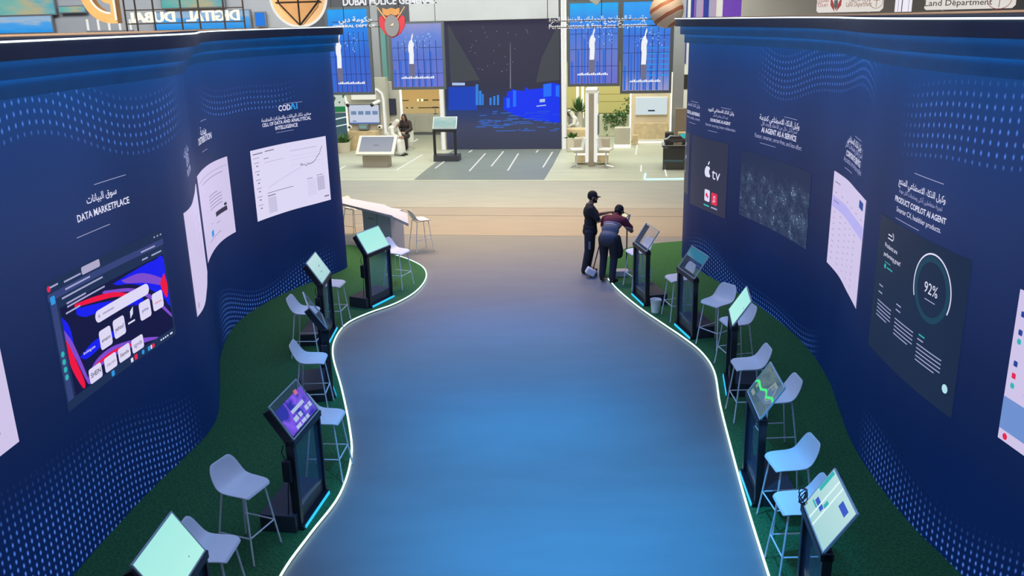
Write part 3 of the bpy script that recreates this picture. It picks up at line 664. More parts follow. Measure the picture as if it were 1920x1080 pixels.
caption(WRc, VR, 13.70, [(arabic('وكيل الذكاء الاصطناعي للتوريد'), 3.36, 1.05, M_cap, 0.012), (arabic('توريد أذكى وتعاون أفضل'), 3.27, 0.6, M_capdim, 0.006), ('SOURCING AI AGENT', 3.16, 0.82, M_cap, 0.022), ('Smarter sourcing, better collaboration', 3.06, 1.22, M_capdim, 0.004)], ((0.2, 3.46, 0.4), (-0.3, 2.97, 0.4)))
p = Panel(WRc, 16.35, 1.5, 1.25, 1.3, VR); p.base('display_window', emis('screen_window_dim', (0.035, 0.04, 0.07), 1.0), label='dim picture wrapped round the far end of the wall')
p.items('light_marks', M_capdim, lambda m, o: [p.disc(m, 0.15+0.9*((i*37) % 17)/17, 0.1+1.0*((i*53) % 19)/19, 0.015+0.012*(i % 3), o, 8) for i in range(26)])
caption(WRc, VR, 15.0, [(arabic('وكيل الذكاء الاصطناعي'), 3.37, 0.8, M_capdim, 0.012), ('DIGITAL ADVISING', 3.20, 0.8, M_cap, 0.022), ('Smarter, simpler, sooner', 3.11, 0.85, M_capdim, 0.0)], ((0.1, 3.47, 0.4), (0.0, 3.03, 0.4)))

# ================================================================== grass and the glowing path edges
M_grass = pbr('artificial_grass', (0.022, 0.125, 0.036), 0.95, noise=0.45, scale=38, bump=0.9)
LED_L = [(-2.45,3.6),(-2.42,5.2),(-2.37,6.6),(-2.33,7.47),(-2.2,8.15),(-2.03,8.95),(-2.05,9.87),(-2.23,10.77),(-2.56,12.04),(-2.92,13.3),(-3.04,14.1),(-2.98,14.91),(-2.68,15.48),(-2.25,16.02),(-1.93,16.74),(-1.80,17.66),(-1.91,18.49),(-2.27,19.18),(-2.77,19.79),(-3.4,20.45),(-4.1,20.8)]
LED_R = [(2.15,3.6),(2.22,5.2),(2.33,6.5),(2.41,7.4),(2.52,8.53),(2.68,9.91),(2.84,11.16),(3.02,12.3),(3.0,13.1),(2.84,13.8),(2.64,14.45),(2.35,15.41),(2.10,16.49),(1.98,17.34),(1.97,18.2),(2.2,19.1),(2.75,19.85),(3.5,20.2),(4.2,20.35)]
def grass(led, wall, label, tail):
    a = catmull(led, 6); foot = [wall.pt(wall.L[-1]*i/150, 0, 0.004)[:2] for i in range(151)]
    ring = [(q.x, q.y) for q in a] + tail + foot[::-1]
    m = MB(); m.prism(ring if wall.side < 0 else ring[::-1], 0.0, 0.03); o = m.build('grass_carpet', M_grass, smooth=False)
    return tag(o, label, 'artificial grass')
grass(LED_L, WLc, 'green artificial grass carpet between the left video wall and the walkway', [(-4.5, 20.85)])
grass(LED_R, WRc, 'green artificial grass carpet between the right video wall and the walkway', [(4.85, 20.4)])
M_edge = emis('path_edge_light', (0.72, 1.0, 0.95), 1.7)
for led, lb in ((LED_L[:-2], 'glowing white light strip edging the left grass'), (LED_R[:-5], 'glowing white light strip edging the right grass')):
    o = MB().tube([(q.x, q.y, 0.030) for q in catmull(led, 6)], 0.013, 8).build('edge_light', M_edge); tag(o, lb, 'light strip')

# ================================================================== touch screen kiosks
M_black = pbr('kiosk_black_powder_coat', (0.012, 0.014, 0.020), 0.38, noise=0.1, scale=30)
M_black2 = pbr('kiosk_base_charcoal', (0.035, 0.040, 0.055), 0.45, noise=0.1, scale=15)
M_kglass = glass('kiosk_glass_panel', (0.16, 0.36, 0.60), 0.88, coat=0.4)
M_sglass = glass('screen_clear_glass', (0.55, 0.62, 0.70), 0.90, coat=0.5)
M_mint = vgrad('screen_mint', [(0, (0.44, 0.88, 0.80)), (1, (0.38, 0.83, 0.77))])
M_mintw = vgrad('screen_mint_pale', [(0, (0.38, 0.66, 0.68)), (1, (0.50, 0.74, 0.75))])
M_edgeg = pbr('screen_glass_edge', (0.55, 0.65, 0.66), 0.2)
M_cy = emis('kiosk_strip_cyan', (0.02, 0.42, 0.85), 1.6)
SX, ZB, TY, TZ = 0.36, 1.05, 0.23, 0.36        # half width, bar height, set back and rise of the screen
def kiosk(label, loc, nrm, screen, content=None):
    rz = math.atan2(nrm[0], -nrm[1])
    t = thing('touch_kiosk', label, 'kiosk', (loc[0], loc[1], 0.03), rz, 'screen kiosks along the walkway')
    b = MB().bb(-0.46, 0.36, 0.03, 0.43, 0.0, 0.20).build('base', M_black2, t, bevel=0.006)
    MB().bb(-0.40, 0.38, -0.03, 0.03, 0.0, 0.05).build('front_skirt', M_black, t, bevel=0.004)
    MB().bb(-0.36, 0.36, -0.040, -0.030, 0.008, 0.042).build('base_light', M_cy, t, smooth=False)
    MB().bb(-SX-0.035, -SX+0.035, -0.005, 0.085, 0.0, ZB).build('upright', M_black, t, bevel=0.006)
    MB().bb(SX-0.02, SX+0.02, -0.005, 0.075, 0.0, ZB).build('upright', M_black, t, bevel=0.006)
    MB().bb(-SX+0.035, SX-0.02, 0.02, 0.032, 0.20, ZB-0.05).build('glass_panel', M_kglass, t, smooth=False)
    bar = MB().bb(-SX-0.035, SX+0.02, -0.02, 0.085, ZB-0.075, ZB-0.005).build('top_bar', M_black, t, bevel=0.006)
    cb = MB().bb(-SX-0.10, -SX-0.035, 0.03, 0.12, 0.60, 0.84).build('control_box', M_black, t, bevel=0.008)
    MB().tube([(-SX-0.07,0.075,0.60),(-SX-0.075,0.09,0.45),(-SX-0.055,0.11,0.30),(-SX-0.06,0.12,0.20)], 0.006, 6).build('cable', M_black, cb)
    MB().tube([(-SX-0.07,0.075,0.84),(-SX-0.085,0.11,0.93),(-SX-0.05,0.10,1.0)], 0.006, 6).build('cable', M_black, cb)
    # tilted screen: local frame along x (a), up the slope (b), normal
    L = math.hypot(TY, TZ); ey, ez = TY/L, TZ/L; ny, nz = -ez, ey
    def sp(a, b, o=0.0): return (a, 0.0 + ey*b + ny*o, ZB + ez*b + nz*o)
    def slab(a0, a1, b0, b1, o0, o1):
        m = MB(); m.v = [sp(a, b, o) for o in (o0, o1) for a, b in ((a0,b0),(a1,b0),(a1,b1),(a0,b1))]
        m.f = [(0,3,2,1),(4,5,6,7),(0,1,5,4),(1,2,6,5),(2,3,7,6),(3,0,4,7)]; return m
    slab(-SX-0.03, -SX+0.02, 0.0, L*0.94, -0.095, -0.012).build('side_rail', M_black, t, bevel=0.004)
    slab(-SX, SX, -0.02, 0.05, -0.05, -0.010).build('screen_mount', M_black, t, bevel=0.004)
    if screen == 'clear':
        sc = slab(-SX, SX, 0.0, L, -0.010, 0.0).build('screen', M_sglass, t, smooth=False)
    else:
        sc = slab(-SX, SX, 0.0, L, -0.014, -0.002).build('screen', pbr('screen_back_dark', (0.03, 0.035, 0.04), 0.3), t, smooth=False)
        m = slab(-SX+0.008, SX-0.008, 0.008, L-0.008, -0.002, 0.002); m.uv = [(0,0),(1,0),(1,1),(0,1)]*2; m.build('picture', screen, sc, smooth=False)
    e = MB()
    for a0, a1, b0, b1 in ((-SX-.006,SX+.006,-.006,.006),(-SX-.006,SX+.006,L-.006,L+.006),(-SX-.006,-SX+.006,.006,L-.006),(SX-.006,SX+.006,.006,L-.006)):
        q = slab(a0, a1, b0, b1, -0.016, 0.004); k = len(e.v); e.v += q.v; e.f += [tuple(k+i for i in f) for f in q.f]
    e.build('screen_edge', M_edgeg, sc, smooth=False)
    if content: content(slab, sc, L)
    return t
def marks(name, mat, rects, o=0.0035):
    def fn(slab, sc, L):
        for a0, a1, b0, b1 in rects:
            slab(-SX+a0*2*SX, -SX+a1*2*SX, b0*L, b1*L, o-0.0015, o).build(name, mat, sc, smooth=False)
    return fn
def many(*fs):
    def fn(slab, sc, L):
        for f in fs: f(slab, sc, L)
    return fn
M_purple = glass('screen_clear_purple', (0.10, 0.06, 0.5), 0.45, emit=(0.02, 0.03, 0.22), emit2=(0.28, 0.12, 0.75), coat=0.3)
M_orange = emis('screen_orange_glow', (0.55, 0.16, 0.25), 1.0)
M_palew = emis('screen_pale_tiles', (0.42, 0.52, 0.75), 1.0)
M_green = emis('screen_green_line', (0.05, 0.75, 0.18), 1.2)
M_inkblue = emis('screen_blue_blob', (0.04, 0.10, 0.55), 1.0)
M_glare = emis('screen_painted_glare', (0.75, 0.95, 0.95), 1.0)  # light reflections painted as glowing white lines
M_gdim = emis('screen_grey_sketch', (0.22, 0.30, 0.30), 1.0)

def cable_knot(slab, sc, L):        # tangle of black cable on the far post
    m = MB(); random.seed(2)
    for k in range(4):
        c = Vector((-SX-0.01, -0.01, ZB+0.03)); q = [c + Vector((0.05*math.cos(i*0.7+k)*random.uniform(.5,1), 0.03*math.sin(i*0.9+k), 0.05+0.07*math.sin(i*0.55+k*1.3))) for i in range(9)]
        m.tube([c] + q, 0.005, 6)
    m.build('cable_bundle', M_black, sc)
def wave_green(slab, sc, L):
    m = MB(); random.seed(5); q = []
    for i in range(22): b = 1-i/21; a = 0.40+0.12*b+0.04*math.sin(i*0.8)+random.uniform(-.02,.02); q.append((-SX+b*2*SX, a*L))
    pt = lambda a, b: slab(a, a, b, b, 0.0035, 0.0035).v[0]
    for (a0, b0), (a1, b1) in zip(q, q[1:]):
        k = len(m.v); m.v += [pt(a0, b0-.016), pt(a0, b0+.016), pt(a1, b1+.016), pt(a1, b1-.016)]; m.f.append((k, k+1, k+2, k+3))
    m.build('green_line', M_green, sc, smooth=False)
def ring_mark(slab, sc, L):
    m = MB(); n = 28
    for i in range(n):
        t = 2*PI*i/n; a, b = 0.20*SX*2+0.0, 0.0
        x, y = 0.46*SX+0.095*math.cos(t), 0.60*L+0.095*math.sin(t)
        q = slab(x-0.011, x+0.011, y-0.011, y+0.011, 0.002, 0.0035); k = len(m.v); m.v += q.v; m.f += [tuple(k+j for j in f) for f in q.f]
    m.build('ring', M_gdim, sc, smooth=False)

kiosk('kiosk with blank mint screen in the bottom left corner, nearest on the left side', (-2.585,5.93), (1,-.04), M_mint, marks('dark_spot', M_ink, [(.72,.735,.2,.23),(.2,.21,.3,.32)]))
kiosk('kiosk with see-through purple browser screen, second from the camera on the left', (-2.24,8.62), (.987,-.16), 'clear',
      many(marks('purple_picture', M_purple, [(.03,.97,.06,.80)], 0.002), marks('orange_spot', M_orange, [(.72,.82,.72,.84)], .004), marks('pale_tile', M_palew, [(.36,.80,.44,.53),(.30,.44,.24,.36),(.48,.58,.24,.36),(.72,.82,.24,.36),(.85,.94,.24,.36),(.24,.40,.08,.17),(.44,.58,.08,.17),(.6,.7,.08,.17)], .004)))
kiosk('kiosk seen edge-on with a slim dark screen, at the narrow bend on the left', (-2.72,12.03), (.95,.31), 'clear')
kiosk('kiosk with pale blue-white screen, just before the left path edge bulges out', (-3.13,14.28), (1,0), M_mintw, marks('small_mark', M_ink, [(.42,.55,.30,.33),(.52,.66,.52,.55),(.1,.14,.15,.18)]))
kiosk('kiosk with blank mint screen in front of the white table, left grass tip', (-2.50,16.12), (.89,-.45), M_mint)
kiosk('kiosk with mint screen showing blue blobs, nearest the camera on the right', (2.46,6.41), (-.99,.11), M_mintw,
      many(marks('blue_blob', M_inkblue, [(.62,.86,.72,.86),(.14,.40,.30,.40)], .004), marks('painted_glare_line', M_glare, [(.44,.47,.02,.98),(.28,.31,.02,.98)], .0045), marks('grey_row', M_steal, [(.10,.28,.24,.28),(.36,.44,.42,.55),(.02,.1,.5,.96)], .004), cable_knot))  # the two white lines are painted reflections of light, not screen content
kiosk('kiosk with see-through screen crossed by a bright green line, second on the right', (2.62,8.84), (-.99,.08), 'clear',
      many(marks('grey_picture', glass('screen_clear_grey', (0.12, 0.2, 0.2), 0.45, emit=(0.05, 0.09, 0.09)), [(.02,.98,.02,.98)], .0015), marks('grey_sketch', M_gdim, [(.10,.28,.10,.20),(.12,.2,.3,.4),(.62,.82,.80,.86),(.62,.66,.66,.84),(.70,.74,.66,.84)], .003), wave_green, ring_mark))
kiosk('kiosk with small mint screen seen steeply, third from the camera on the right', (3.08,11.75), (-.985,.17), M_mint, marks('dark_spot', M_ink, [(.85,.875,.6,.65)]))
kiosk('kiosk with clear unlit glass screen and a painted teal reflection at its top, fourth from the camera on the right', (2.90,14.05), (-.983,-.17), 'clear', marks('teal_reflection', glass('screen_teal_reflection', (0.1, 0.5, 0.55), 0.5, emit=(0.02, 0.10, 0.12)), [(.02,.98,.6,.98)], .002))  # teal sheet paints a reflection onto the upper glass
kiosk('kiosk seen from its dark side right beside the two men', (2.40,15.85), (-.983,-.17), 'clear')

# ================================================================== bar stools
M_shell = pbr('stool_shell_white', (0.90, 0.90, 0.91), 0.42, noise=0.02, scale=6)
M_leg = pbr('stool_leg_white_steel', (0.86, 0.86, 0.86), 0.35)
M_foot = pbr('stool_foot_grey', (0.25, 0.25, 0.26), 0.6)
def make_stool(label):
    t = thing('bar_stool', label, 'bar stool', (0,0,0), 0, 'white bar stools on the grass')
    # shell: profile from the front lip over the seat up the low back (y backwards)
    prof = [(-0.215,0.715),(-0.20,0.742),(-0.15,0.750),(-0.05,0.742),(0.05,0.738),(0.115,0.748),(0.160,0.785),(0.190,0.84),(0.215,0.91),(0.232,0.975),(0.238,1.00)]
    wid = [0.175,0.195,0.215,0.222,0.222,0.220,0.218,0.212,0.198,0.168,0.12]
    lift = [0.0,0.0,0.010,0.020,0.028,0.034,0.035,0.03,0.02,0.01,0.0]     # side edges turn up / wrap forward
    def surf(off):
        rows = []
        for i, ((y, z), w, lf) in enumerate(zip(prof, wid, lift)):
            a = prof[max(0, i-1)]; b = prof[min(len(prof)-1, i+1)]; d = Vector((b[0]-a[0], b[1]-a[1])).normalized(); nn = Vector((-d.y, d.x))
            row = []
            for k in range(9):
                s = -1+k/4; f = abs(s)**2.4*lf; x = s*w*(1-0.0*abs(s))
                row.append((x, y + nn.x*(f-off), z + nn.y*(f-off)))
            rows.append(row)
        return rows
    m = MB(); A, B = surf(0.0), surf(0.016); nr = len(prof)
    for R in (A, B):
        for row in R: m.v += row
    N = nr*9
    for i in range(nr-1):
        for k in range(8):
            q = (i*9+k, i*9+k+1, (i+1)*9+k+1, (i+1)*9+k); m.f.append(q); m.f.append(tuple(N+j for j in reversed(q)))
    rim = [(i*9, (i+1)*9) for i in range(nr-1)]
    for i in range(nr-1):
        m.f.append((i*9, (i+1)*9, N+(i+1)*9, N+i*9)); m.f.append(((i+1)*9+8, i*9+8, N+i*9+8, N+(i+1)*9+8))
    for k in range(8):
        m.f.append((k+1, k, N+k, N+k+1)); e = (nr-1)*9; m.f.append((e+k, e+k+1, N+e+k+1, N+e+k))
    sh = m.build('seat_shell', M_shell, t)
    ss = sh.modifiers.new('round', 'SUBSURF'); ss.levels = 1; ss.render_levels = 1
    tops = [(-0.15,-0.15),(0.15,-0.15),(0.15,0.13),(-0.15,0.13)]; feet = [(-0.225,-0.225),(0.225,-0.225),(0.225,0.22),(-0.225,0.22)]
    js = []
    for (a, b), (c, d) in zip(tops, feet):
        lg = MB().cyl((a,b,0.725),(c,d,0.0),0.0105,0.0095,10).build('leg', M_leg, t)
        MB().cyl((c,d,0.0),(c,d,0.012),0.013,0.012,10).build('foot_cap', M_foot, lg)
        k = (0.725-0.29)/0.725; js.append(Vector((a+(c-a)*k, b+(d-b)*k, 0.29)))
    for i, j in ((0,1),(1,2),(3,0)): MB().cyl(js[i], js[j], 0.008, n=8).build('foot_rail', M_leg, t)
    fr = MB(); 
    for i in range(4): fr.cyl((*tops[i],0.722),(*tops[(i+1) % 4],0.722), 0.009, n=8)
    fr.build('under_frame', M_leg, t)
    return t
stool0 = None
def stool(label, x, y, f, z=0.03, group='white bar stools on the grass'):
    """f: the way the sitter faces, degrees from +x"""
    global stool0
    if stool0 is None: stool0 = make_stool(label); o = stool0
    else: o = copy_tree(stool0); o['label'] = label
    o.location = (x, y, z); a = math.radians(f); o.rotation_euler = (0, 0, math.atan2(math.cos(a), -math.sin(a))); o['group'] = group
    return o
stool('white bar stool half hidden behind the mint kiosk in the bottom left corner', -2.72, 6.78, -4)
stool('white bar stool standing free on the grass, front left, backrest towards the wall', -2.76, 7.88, -22)
stool('white bar stool behind the purple browser kiosk, close to the left path edge', -2.24, 9.45, -5)
stool('white bar stool in profile on the left bend, the lower of two', -2.80, 11.33, 2)
stool('white bar stool in profile on the left bend, the upper of two', -3.34, 13.45, -3)
stool('white bar stool behind the pale blue-white kiosk, left grass', -3.20, 14.96, -8)
stool('white bar stool behind the mint kiosk at the left tip of the grass', -2.30, 17.13, -25)
stool('white bar stool beside the nearest kiosk on the right, its seat lit blue', 2.66, 7.30, 180)
stool('white bar stool free on the right grass between the two nearest kiosks', 2.82, 8.12, 184)
stool('white bar stool behind the green-line kiosk, only its edges showing', 3.16, 9.72, 182)
stool('white bar stool in profile above the green-line kiosk, right grass', 3.10, 10.75, 180)
stool('white bar stool behind the small mint kiosk seen steeply, right grass', 3.36, 12.45, 190)
stool('white bar stool turned to the camera between the clear grey kiosk and the mint one', 3.30, 13.42, 214)
stool('white bar stool behind the clear grey kiosk on the right', 2.94, 14.80, 190)
stool('white bar stool beside the man in the maroon shirt', 2.50, 16.68, 195)
stool('bluish white bar stool at the right end of the white table, back to the camera', -2.12, 20.15, 28, 0.006, 'white bar stools at the table')
stool('bluish white bar stool under the left arm of the white table', -3.95, 21.75, -30, 0.006, 'white bar stools at the table')

# ---- white angled table
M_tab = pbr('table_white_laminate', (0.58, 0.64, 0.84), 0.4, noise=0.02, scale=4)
t = thing('angled_table', 'white angled high table with a box pedestal behind the left grass tip', 'table', (-3.1, 20.4, 0.0))
def tabtop(px, name):
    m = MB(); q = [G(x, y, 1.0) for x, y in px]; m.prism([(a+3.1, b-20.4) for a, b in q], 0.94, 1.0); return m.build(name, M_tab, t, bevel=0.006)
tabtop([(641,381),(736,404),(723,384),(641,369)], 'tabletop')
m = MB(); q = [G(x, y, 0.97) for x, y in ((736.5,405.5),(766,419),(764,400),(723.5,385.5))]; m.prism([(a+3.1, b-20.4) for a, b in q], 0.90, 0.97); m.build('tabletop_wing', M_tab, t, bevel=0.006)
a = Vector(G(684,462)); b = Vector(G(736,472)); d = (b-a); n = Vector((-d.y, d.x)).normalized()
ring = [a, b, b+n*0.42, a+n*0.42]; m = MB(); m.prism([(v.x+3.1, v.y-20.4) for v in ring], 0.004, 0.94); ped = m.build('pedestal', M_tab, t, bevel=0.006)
c = a + d*0.2 - n*0.004; e = a + d*0.38 - n*0.004
MB().cyl((c.x+3.1, c.y-20.4, 0.72), (e.x+3.1, e.y-20.4, 0.72), 0.010, n=8).build('handle', pbr('handle_grey', (0.25,0.27,0.32), 0.4), ped)
c = a + d*0.52 - n*0.002
MB().box((c.x+3.1, c.y-20.4, 0.47), (0.006, 0.006, 0.90), (0,0,math.atan2(d.y,d.x))).build('door_gap', pbr('gap_dark', (0.08,0.09,0.12), 0.6), ped)
# ---- loose things on the grass
x, y = G(1229,588)
bn = thing('waste_bin', 'small white bucket on the grass between two kiosks on the right', 'bucket', (x, y, 0.03))
MB().lathe([(0.075,0.0),(0.10,0.24),(0.104,0.245),(0.094,0.24),(0.07,0.02)], 20).build('bucket', M_shell, bn)
MB().tube([(0.1*math.cos(i*PI/10), 0.1*math.sin(i*PI/10)*0.35-0.06, 0.235-0.07*math.sin(i*PI/10)) for i in range(11)], 0.004, 6).build('handle', M_leg, bn)
x, y = G(1163,519)
o = MB().box((0,0,0.06), (0.32,0.22,0.12)).build('white_box', M_tab, loc=(x, y, 0.03), bevel=0.01); tag(o, 'low white box on the grass at the feet of the man in maroon', 'box')
x, y = G(588,752)
t = thing('power_strip', 'small white power strip on the grass beside the edge-on kiosk', 'power strip', (x-0.05, y, 0.03), 0.5)
MB().bb(-.15,.15,-.03,.03,0,.04).build('body', M_tab, t, bevel=0.006)
for k in range(3): MB().bb(-.11+.09*k-.02,-.11+.09*k+.02,-.02,.02,.04,.042).build('socket', M_black, t)
MB().tube([(.15,0,.02),(.22,.05,.012),(.30,.02,.012),(.36,.10,.012)], 0.006, 6).build('cable', M_black, t)

# ================================================================== the stands at the far end of the hall
M_cream = pbr('stand_panel_cream', (0.46, 0.44, 0.36), 0.55, noise=0.04, scale=2)
M_grey = pbr('hall_panel_grey', (0.34, 0.35, 0.36), 0.6, noise=0.05, scale=1)
M_greyd = pbr('hall_panel_dark_grey', (0.16, 0.17, 0.18), 0.6, noise=0.05, scale=1)
M_wood = pbr('stand_wood_pale', (0.60, 0.47, 0.28), 0.5, noise=0.15, scale=6)
M_whitep = pbr('stand_white_paint', (0.78, 0.77, 0.72), 0.4, noise=0.02, scale=3)
M_frame = pbr('banner_frame_grey', (0.10, 0.12, 0.13), 0.45, metal=0.3)
M_warmled = emis('stand_strip_warm', (1.0, 0.93, 0.72), 1.5)
M_coolled = emis('stand_strip_cool', (0.55, 0.95, 1.0), 1.4)
M_whled = emis('stand_strip_white', (0.90, 0.90, 0.84), 0.95)
M_gold = pbr('sign_bronze', (0.62, 0.38, 0.16), 0.5, metal=0.0, noise=0.06, scale=4)
M_goldl = pbr('sign_bronze_light', (0.80, 0.56, 0.30), 0.45, noise=0.05, scale=4)
M_dark = pbr('sign_black_bar', (0.02, 0.02, 0.022), 0.45)
M_steel = pbr('chrome_steel', (0.75, 0.75, 0.75), 0.15, metal=1.0)
M_leafm = pbr('leaf_green', (0.05, 0.14, 0.03), 0.6, noise=0.5, scale=30)
M_pot = pbr('planter_cream', (0.66, 0.62, 0.50), 0.5, noise=0.04, scale=5)

def hbox(name, label, cat, u0, u1, w0, w1, z0, z1, mat, bevel=0.0, group=None, kind=None):
    uc, wc = (u0+u1)/2, (w0+w1)/2
    o = MB().bb(u0-uc, u1-uc, w0-wc, w1-wc, 0, z1-z0).build(name, mat, bevel=bevel, loc=hw(uc, wc, z0), rotz=-HA)
    return tag(o, label, cat, group, kind)
def pl(m, x0, x1, z0, z1, y, uv=None):      # upright rectangle facing -y
    k = len(m.v); m.v += [(x0,y,z0),(x1,y,z0),(x1,y,z1),(x0,y,z1)]; m.f.append((k,k+1,k+2,k+3))
    if m.uv is not None: m.uv += [(0,0),(1,0),(1,1),(0,1)]
def panel(name, x0, x1, z0, z1, y, mat, parent, thick=0.0):
    m = MB()
    if thick: return m.bb(x0, x1, y, y+thick, z0, z1).build(name, mat, parent, smooth=False, uv=lambda c: ((c.x-x0)/(x1-x0), (c.z-z0)/(z1-z0)))
    m.uv = []; pl(m, x0, x1, z0, z1, y); return m.build(name, mat, parent, smooth=False)
def rects(name, lst, y, mat, parent):
    m = MB()
    for x0, x1, z0, z1 in lst: pl(m, x0, x1, z0, z1, y)
    return m.build(name, mat, parent, smooth=False)
def polys(name, lst, y, mat, parent):
    m = MB()
    for pts in lst:
        k = len(m.v); m.v += [(x, y, z) for x, z in pts]; m.f.append(tuple(range(k, k+len(pts))))
    return m.build(name, mat, parent, smooth=False)

# ---- the big dark centre screen
WC = 36.1
U0, U1, ZTOP = -7.66, -2.88, 5.13
UC = (U0+U1)/2
def cs(px, py):
    u, z = P(px, py, WC); return (u-UC, z)
t = hthing('led_screen', 'huge dark LED screen with a blue night skyline over water, centre back', 'screen', UC, WC)
panel('casing', U0-UC, U1-UC, 0.0, ZTOP, 0.0, M_greyd, t, 0.25)
sc = panel('picture', U0-UC+0.02, U1-UC-0.02, 0.02, ZTOP-0.02, -0.012, vgrad('screen_night', [(0,(0.045,0.050,0.085)),(0.18,(0.05,0.06,0.12)),(0.30,(0.022,0.045,0.16)),(0.36,(0.025,0.035,0.10)),(0.5,(0.030,0.032,0.062)),(1,(0.036,0.034,0.068))]), t)
for wedge in ([cs(840,45),cs(900,150),cs(845,155)], [cs(1049,40),cs(1049,150),cs(1005,155),cs(1015,110)]): polys('light_wedge', [wedge], -0.020, emis('screen_wedge_grey', (0.055,0.062,0.075), 1.0), sc)
polys('skyline_left', [[cs(841,163),cs(895,162),cs(895,206),cs(841,207)]], -0.020, emis('screen_sky_blue', (0.010,0.055,0.48), 1.0), sc)
polys('skyline_left_towers', [[cs(x0,y0),cs(x1,y0),cs(x1,197),cs(x0,197)] for x0,x1,y0 in ((892,897,158),(898,903,170),(904,907,176),(918,922,183),(925,929,180),(932,936,178))], -0.026, emis('screen_sky_azure', (0.03,0.22,0.75), 1.0), sc)
polys('skyline_right', [[cs(944,205),cs(944,182),cs(950,182),cs(951,172),cs(960,170),cs(960,167),cs(975,170),cs(984,170),cs(985,164),cs(990,164),cs(990,168),cs(1018,165),cs(1018,158),cs(1035,155),cs(1050,158),cs(1050,230),cs(1000,226),cs(965,216)]], -0.020, emis('screen_sky_cobalt', (0.006,0.035,0.85), 1.0), sc)
polys('skyline_right_faces', [[cs(1019,158),cs(1034,156),cs(1034,180),cs(1019,182)],[cs(962,169),cs(968,170),cs(968,200),cs(962,200)],[cs(950,184),cs(956,184),cs(956,202),cs(950,202)],[cs(1042,160),cs(1049,160),cs(1049,182),cs(1042,180)]], -0.026, emis('screen_sky_bright', (0.015,0.16,0.95), 1.0), sc)
polys('mast', [[cs(956.5,80),cs(957.5,80),cs(958.5,166),cs(956,166)]], -0.026, emis('screen_mast', (0.16,0.17,0.22), 1.0), sc)
polys('bright_marks', [[cs(1012,186),cs(1022,185),cs(1022,191),cs(1012,192)],[cs(848,155),cs(872,155),cs(872,160),cs(848,160)],[cs(1006,198),cs(1024,196),cs(1024,198),cs(1006,200)]], -0.030, emis('screen_mark_white', (0.40,0.55,0.85), 1.0), sc)
random.seed(9)
tag(polys('stars', [[cs(x,y),cs(x+1.6,y),cs(x+1.6,y+1.6),cs(x,y+1.6)] for x, y in [(random.uniform(880,1000), random.uniform(50,140)) for _ in range(28)]], -0.020, emis('screen_star', (0.16,0.18,0.28), 1.0), sc), kind='stuff')
rf = []
for i in range(60):
    x = random.uniform(890,1040); y = random.uniform(208,245); L = random.uniform(6,26); rf.append([cs(x,y),cs(min(1049,x+L),y-0.5),cs(min(1049,x+L),y+1.0),cs(x,y+1.6)])
polys('water_glints', rf, -0.020, emis('screen_water', (0.04,0.13,0.50), 1.0), sc)
hbox('overhead_panel', 'plain grey panel hung above the dark centre screen', 'panel', -8.9, -2.95, 35.85, 36.3, 5.15, 7.0, M_grey)
for u0, u1, lb in ((-7.86,-7.68,'tall white lit post along the left edge of the dark centre screen'), (-2.86,-2.66,'tall white lit post along the right edge of the dark centre screen')):
    o = hthing('light_post', lb, 'post', (u0+u1)/2, 35.95, 0.01); w = (u1-u0)/2
    MB().bb(-w, w, -0.05, 0.3, 0, 5.13 if u0 < -5 else 7.0).build('post', M_whitep, o, bevel=0.01)
    MB().bb(-w*0.6, w*0.6, -0.062, -0.05, 0.02, 5.1 if u0 < -5 else 6.9).build('light_strip', M_whled, o, smooth=False)

# ---- four hanging blue banners
M_ban = [vgrad('banner_picture_%d' % i, st, noise=0.25) for i, st in enumerate((
    [(0,(0.06,0.12,0.55)),(0.45,(0.03,0.13,0.62)),(0.75,(0.02,0.22,0.80)),(1,(0.015,0.36,0.90))],
    [(0,(0.16,0.18,0.62)),(0.5,(0.10,0.18,0.62)),(0.8,(0.14,0.24,0.68)),(1,(0.30,0.32,0.62))],
    [(0,(0.15,0.16,0.58)),(0.35,(0.14,0.20,0.60)),(0.7,(0.05,0.20,0.75)),(1,(0.02,0.42,0.90))],
    [(0,(0.30,0.32,0.62)),(0.2,(0.10,0.20,0.62)),(0.6,(0.05,0.17,0.70)),(0.8,(0.03,0.28,0.85)),(1,(0.04,0.36,0.90))]))]
M_bwhite = emis('banner_white', (0.86,0.88,0.92), 1.0); M_bline = emis('banner_line_navy', (0.02,0.03,0.14), 1.0)
M_bcyan = emis('banner_cyan', (0.02,0.30,0.85), 1.0); M_bshade = emis('banner_shade', (0.05,0.07,0.18), 1.0); M_bskin = emis('banner_grey', (0.16,0.16,0.26), 1.0)
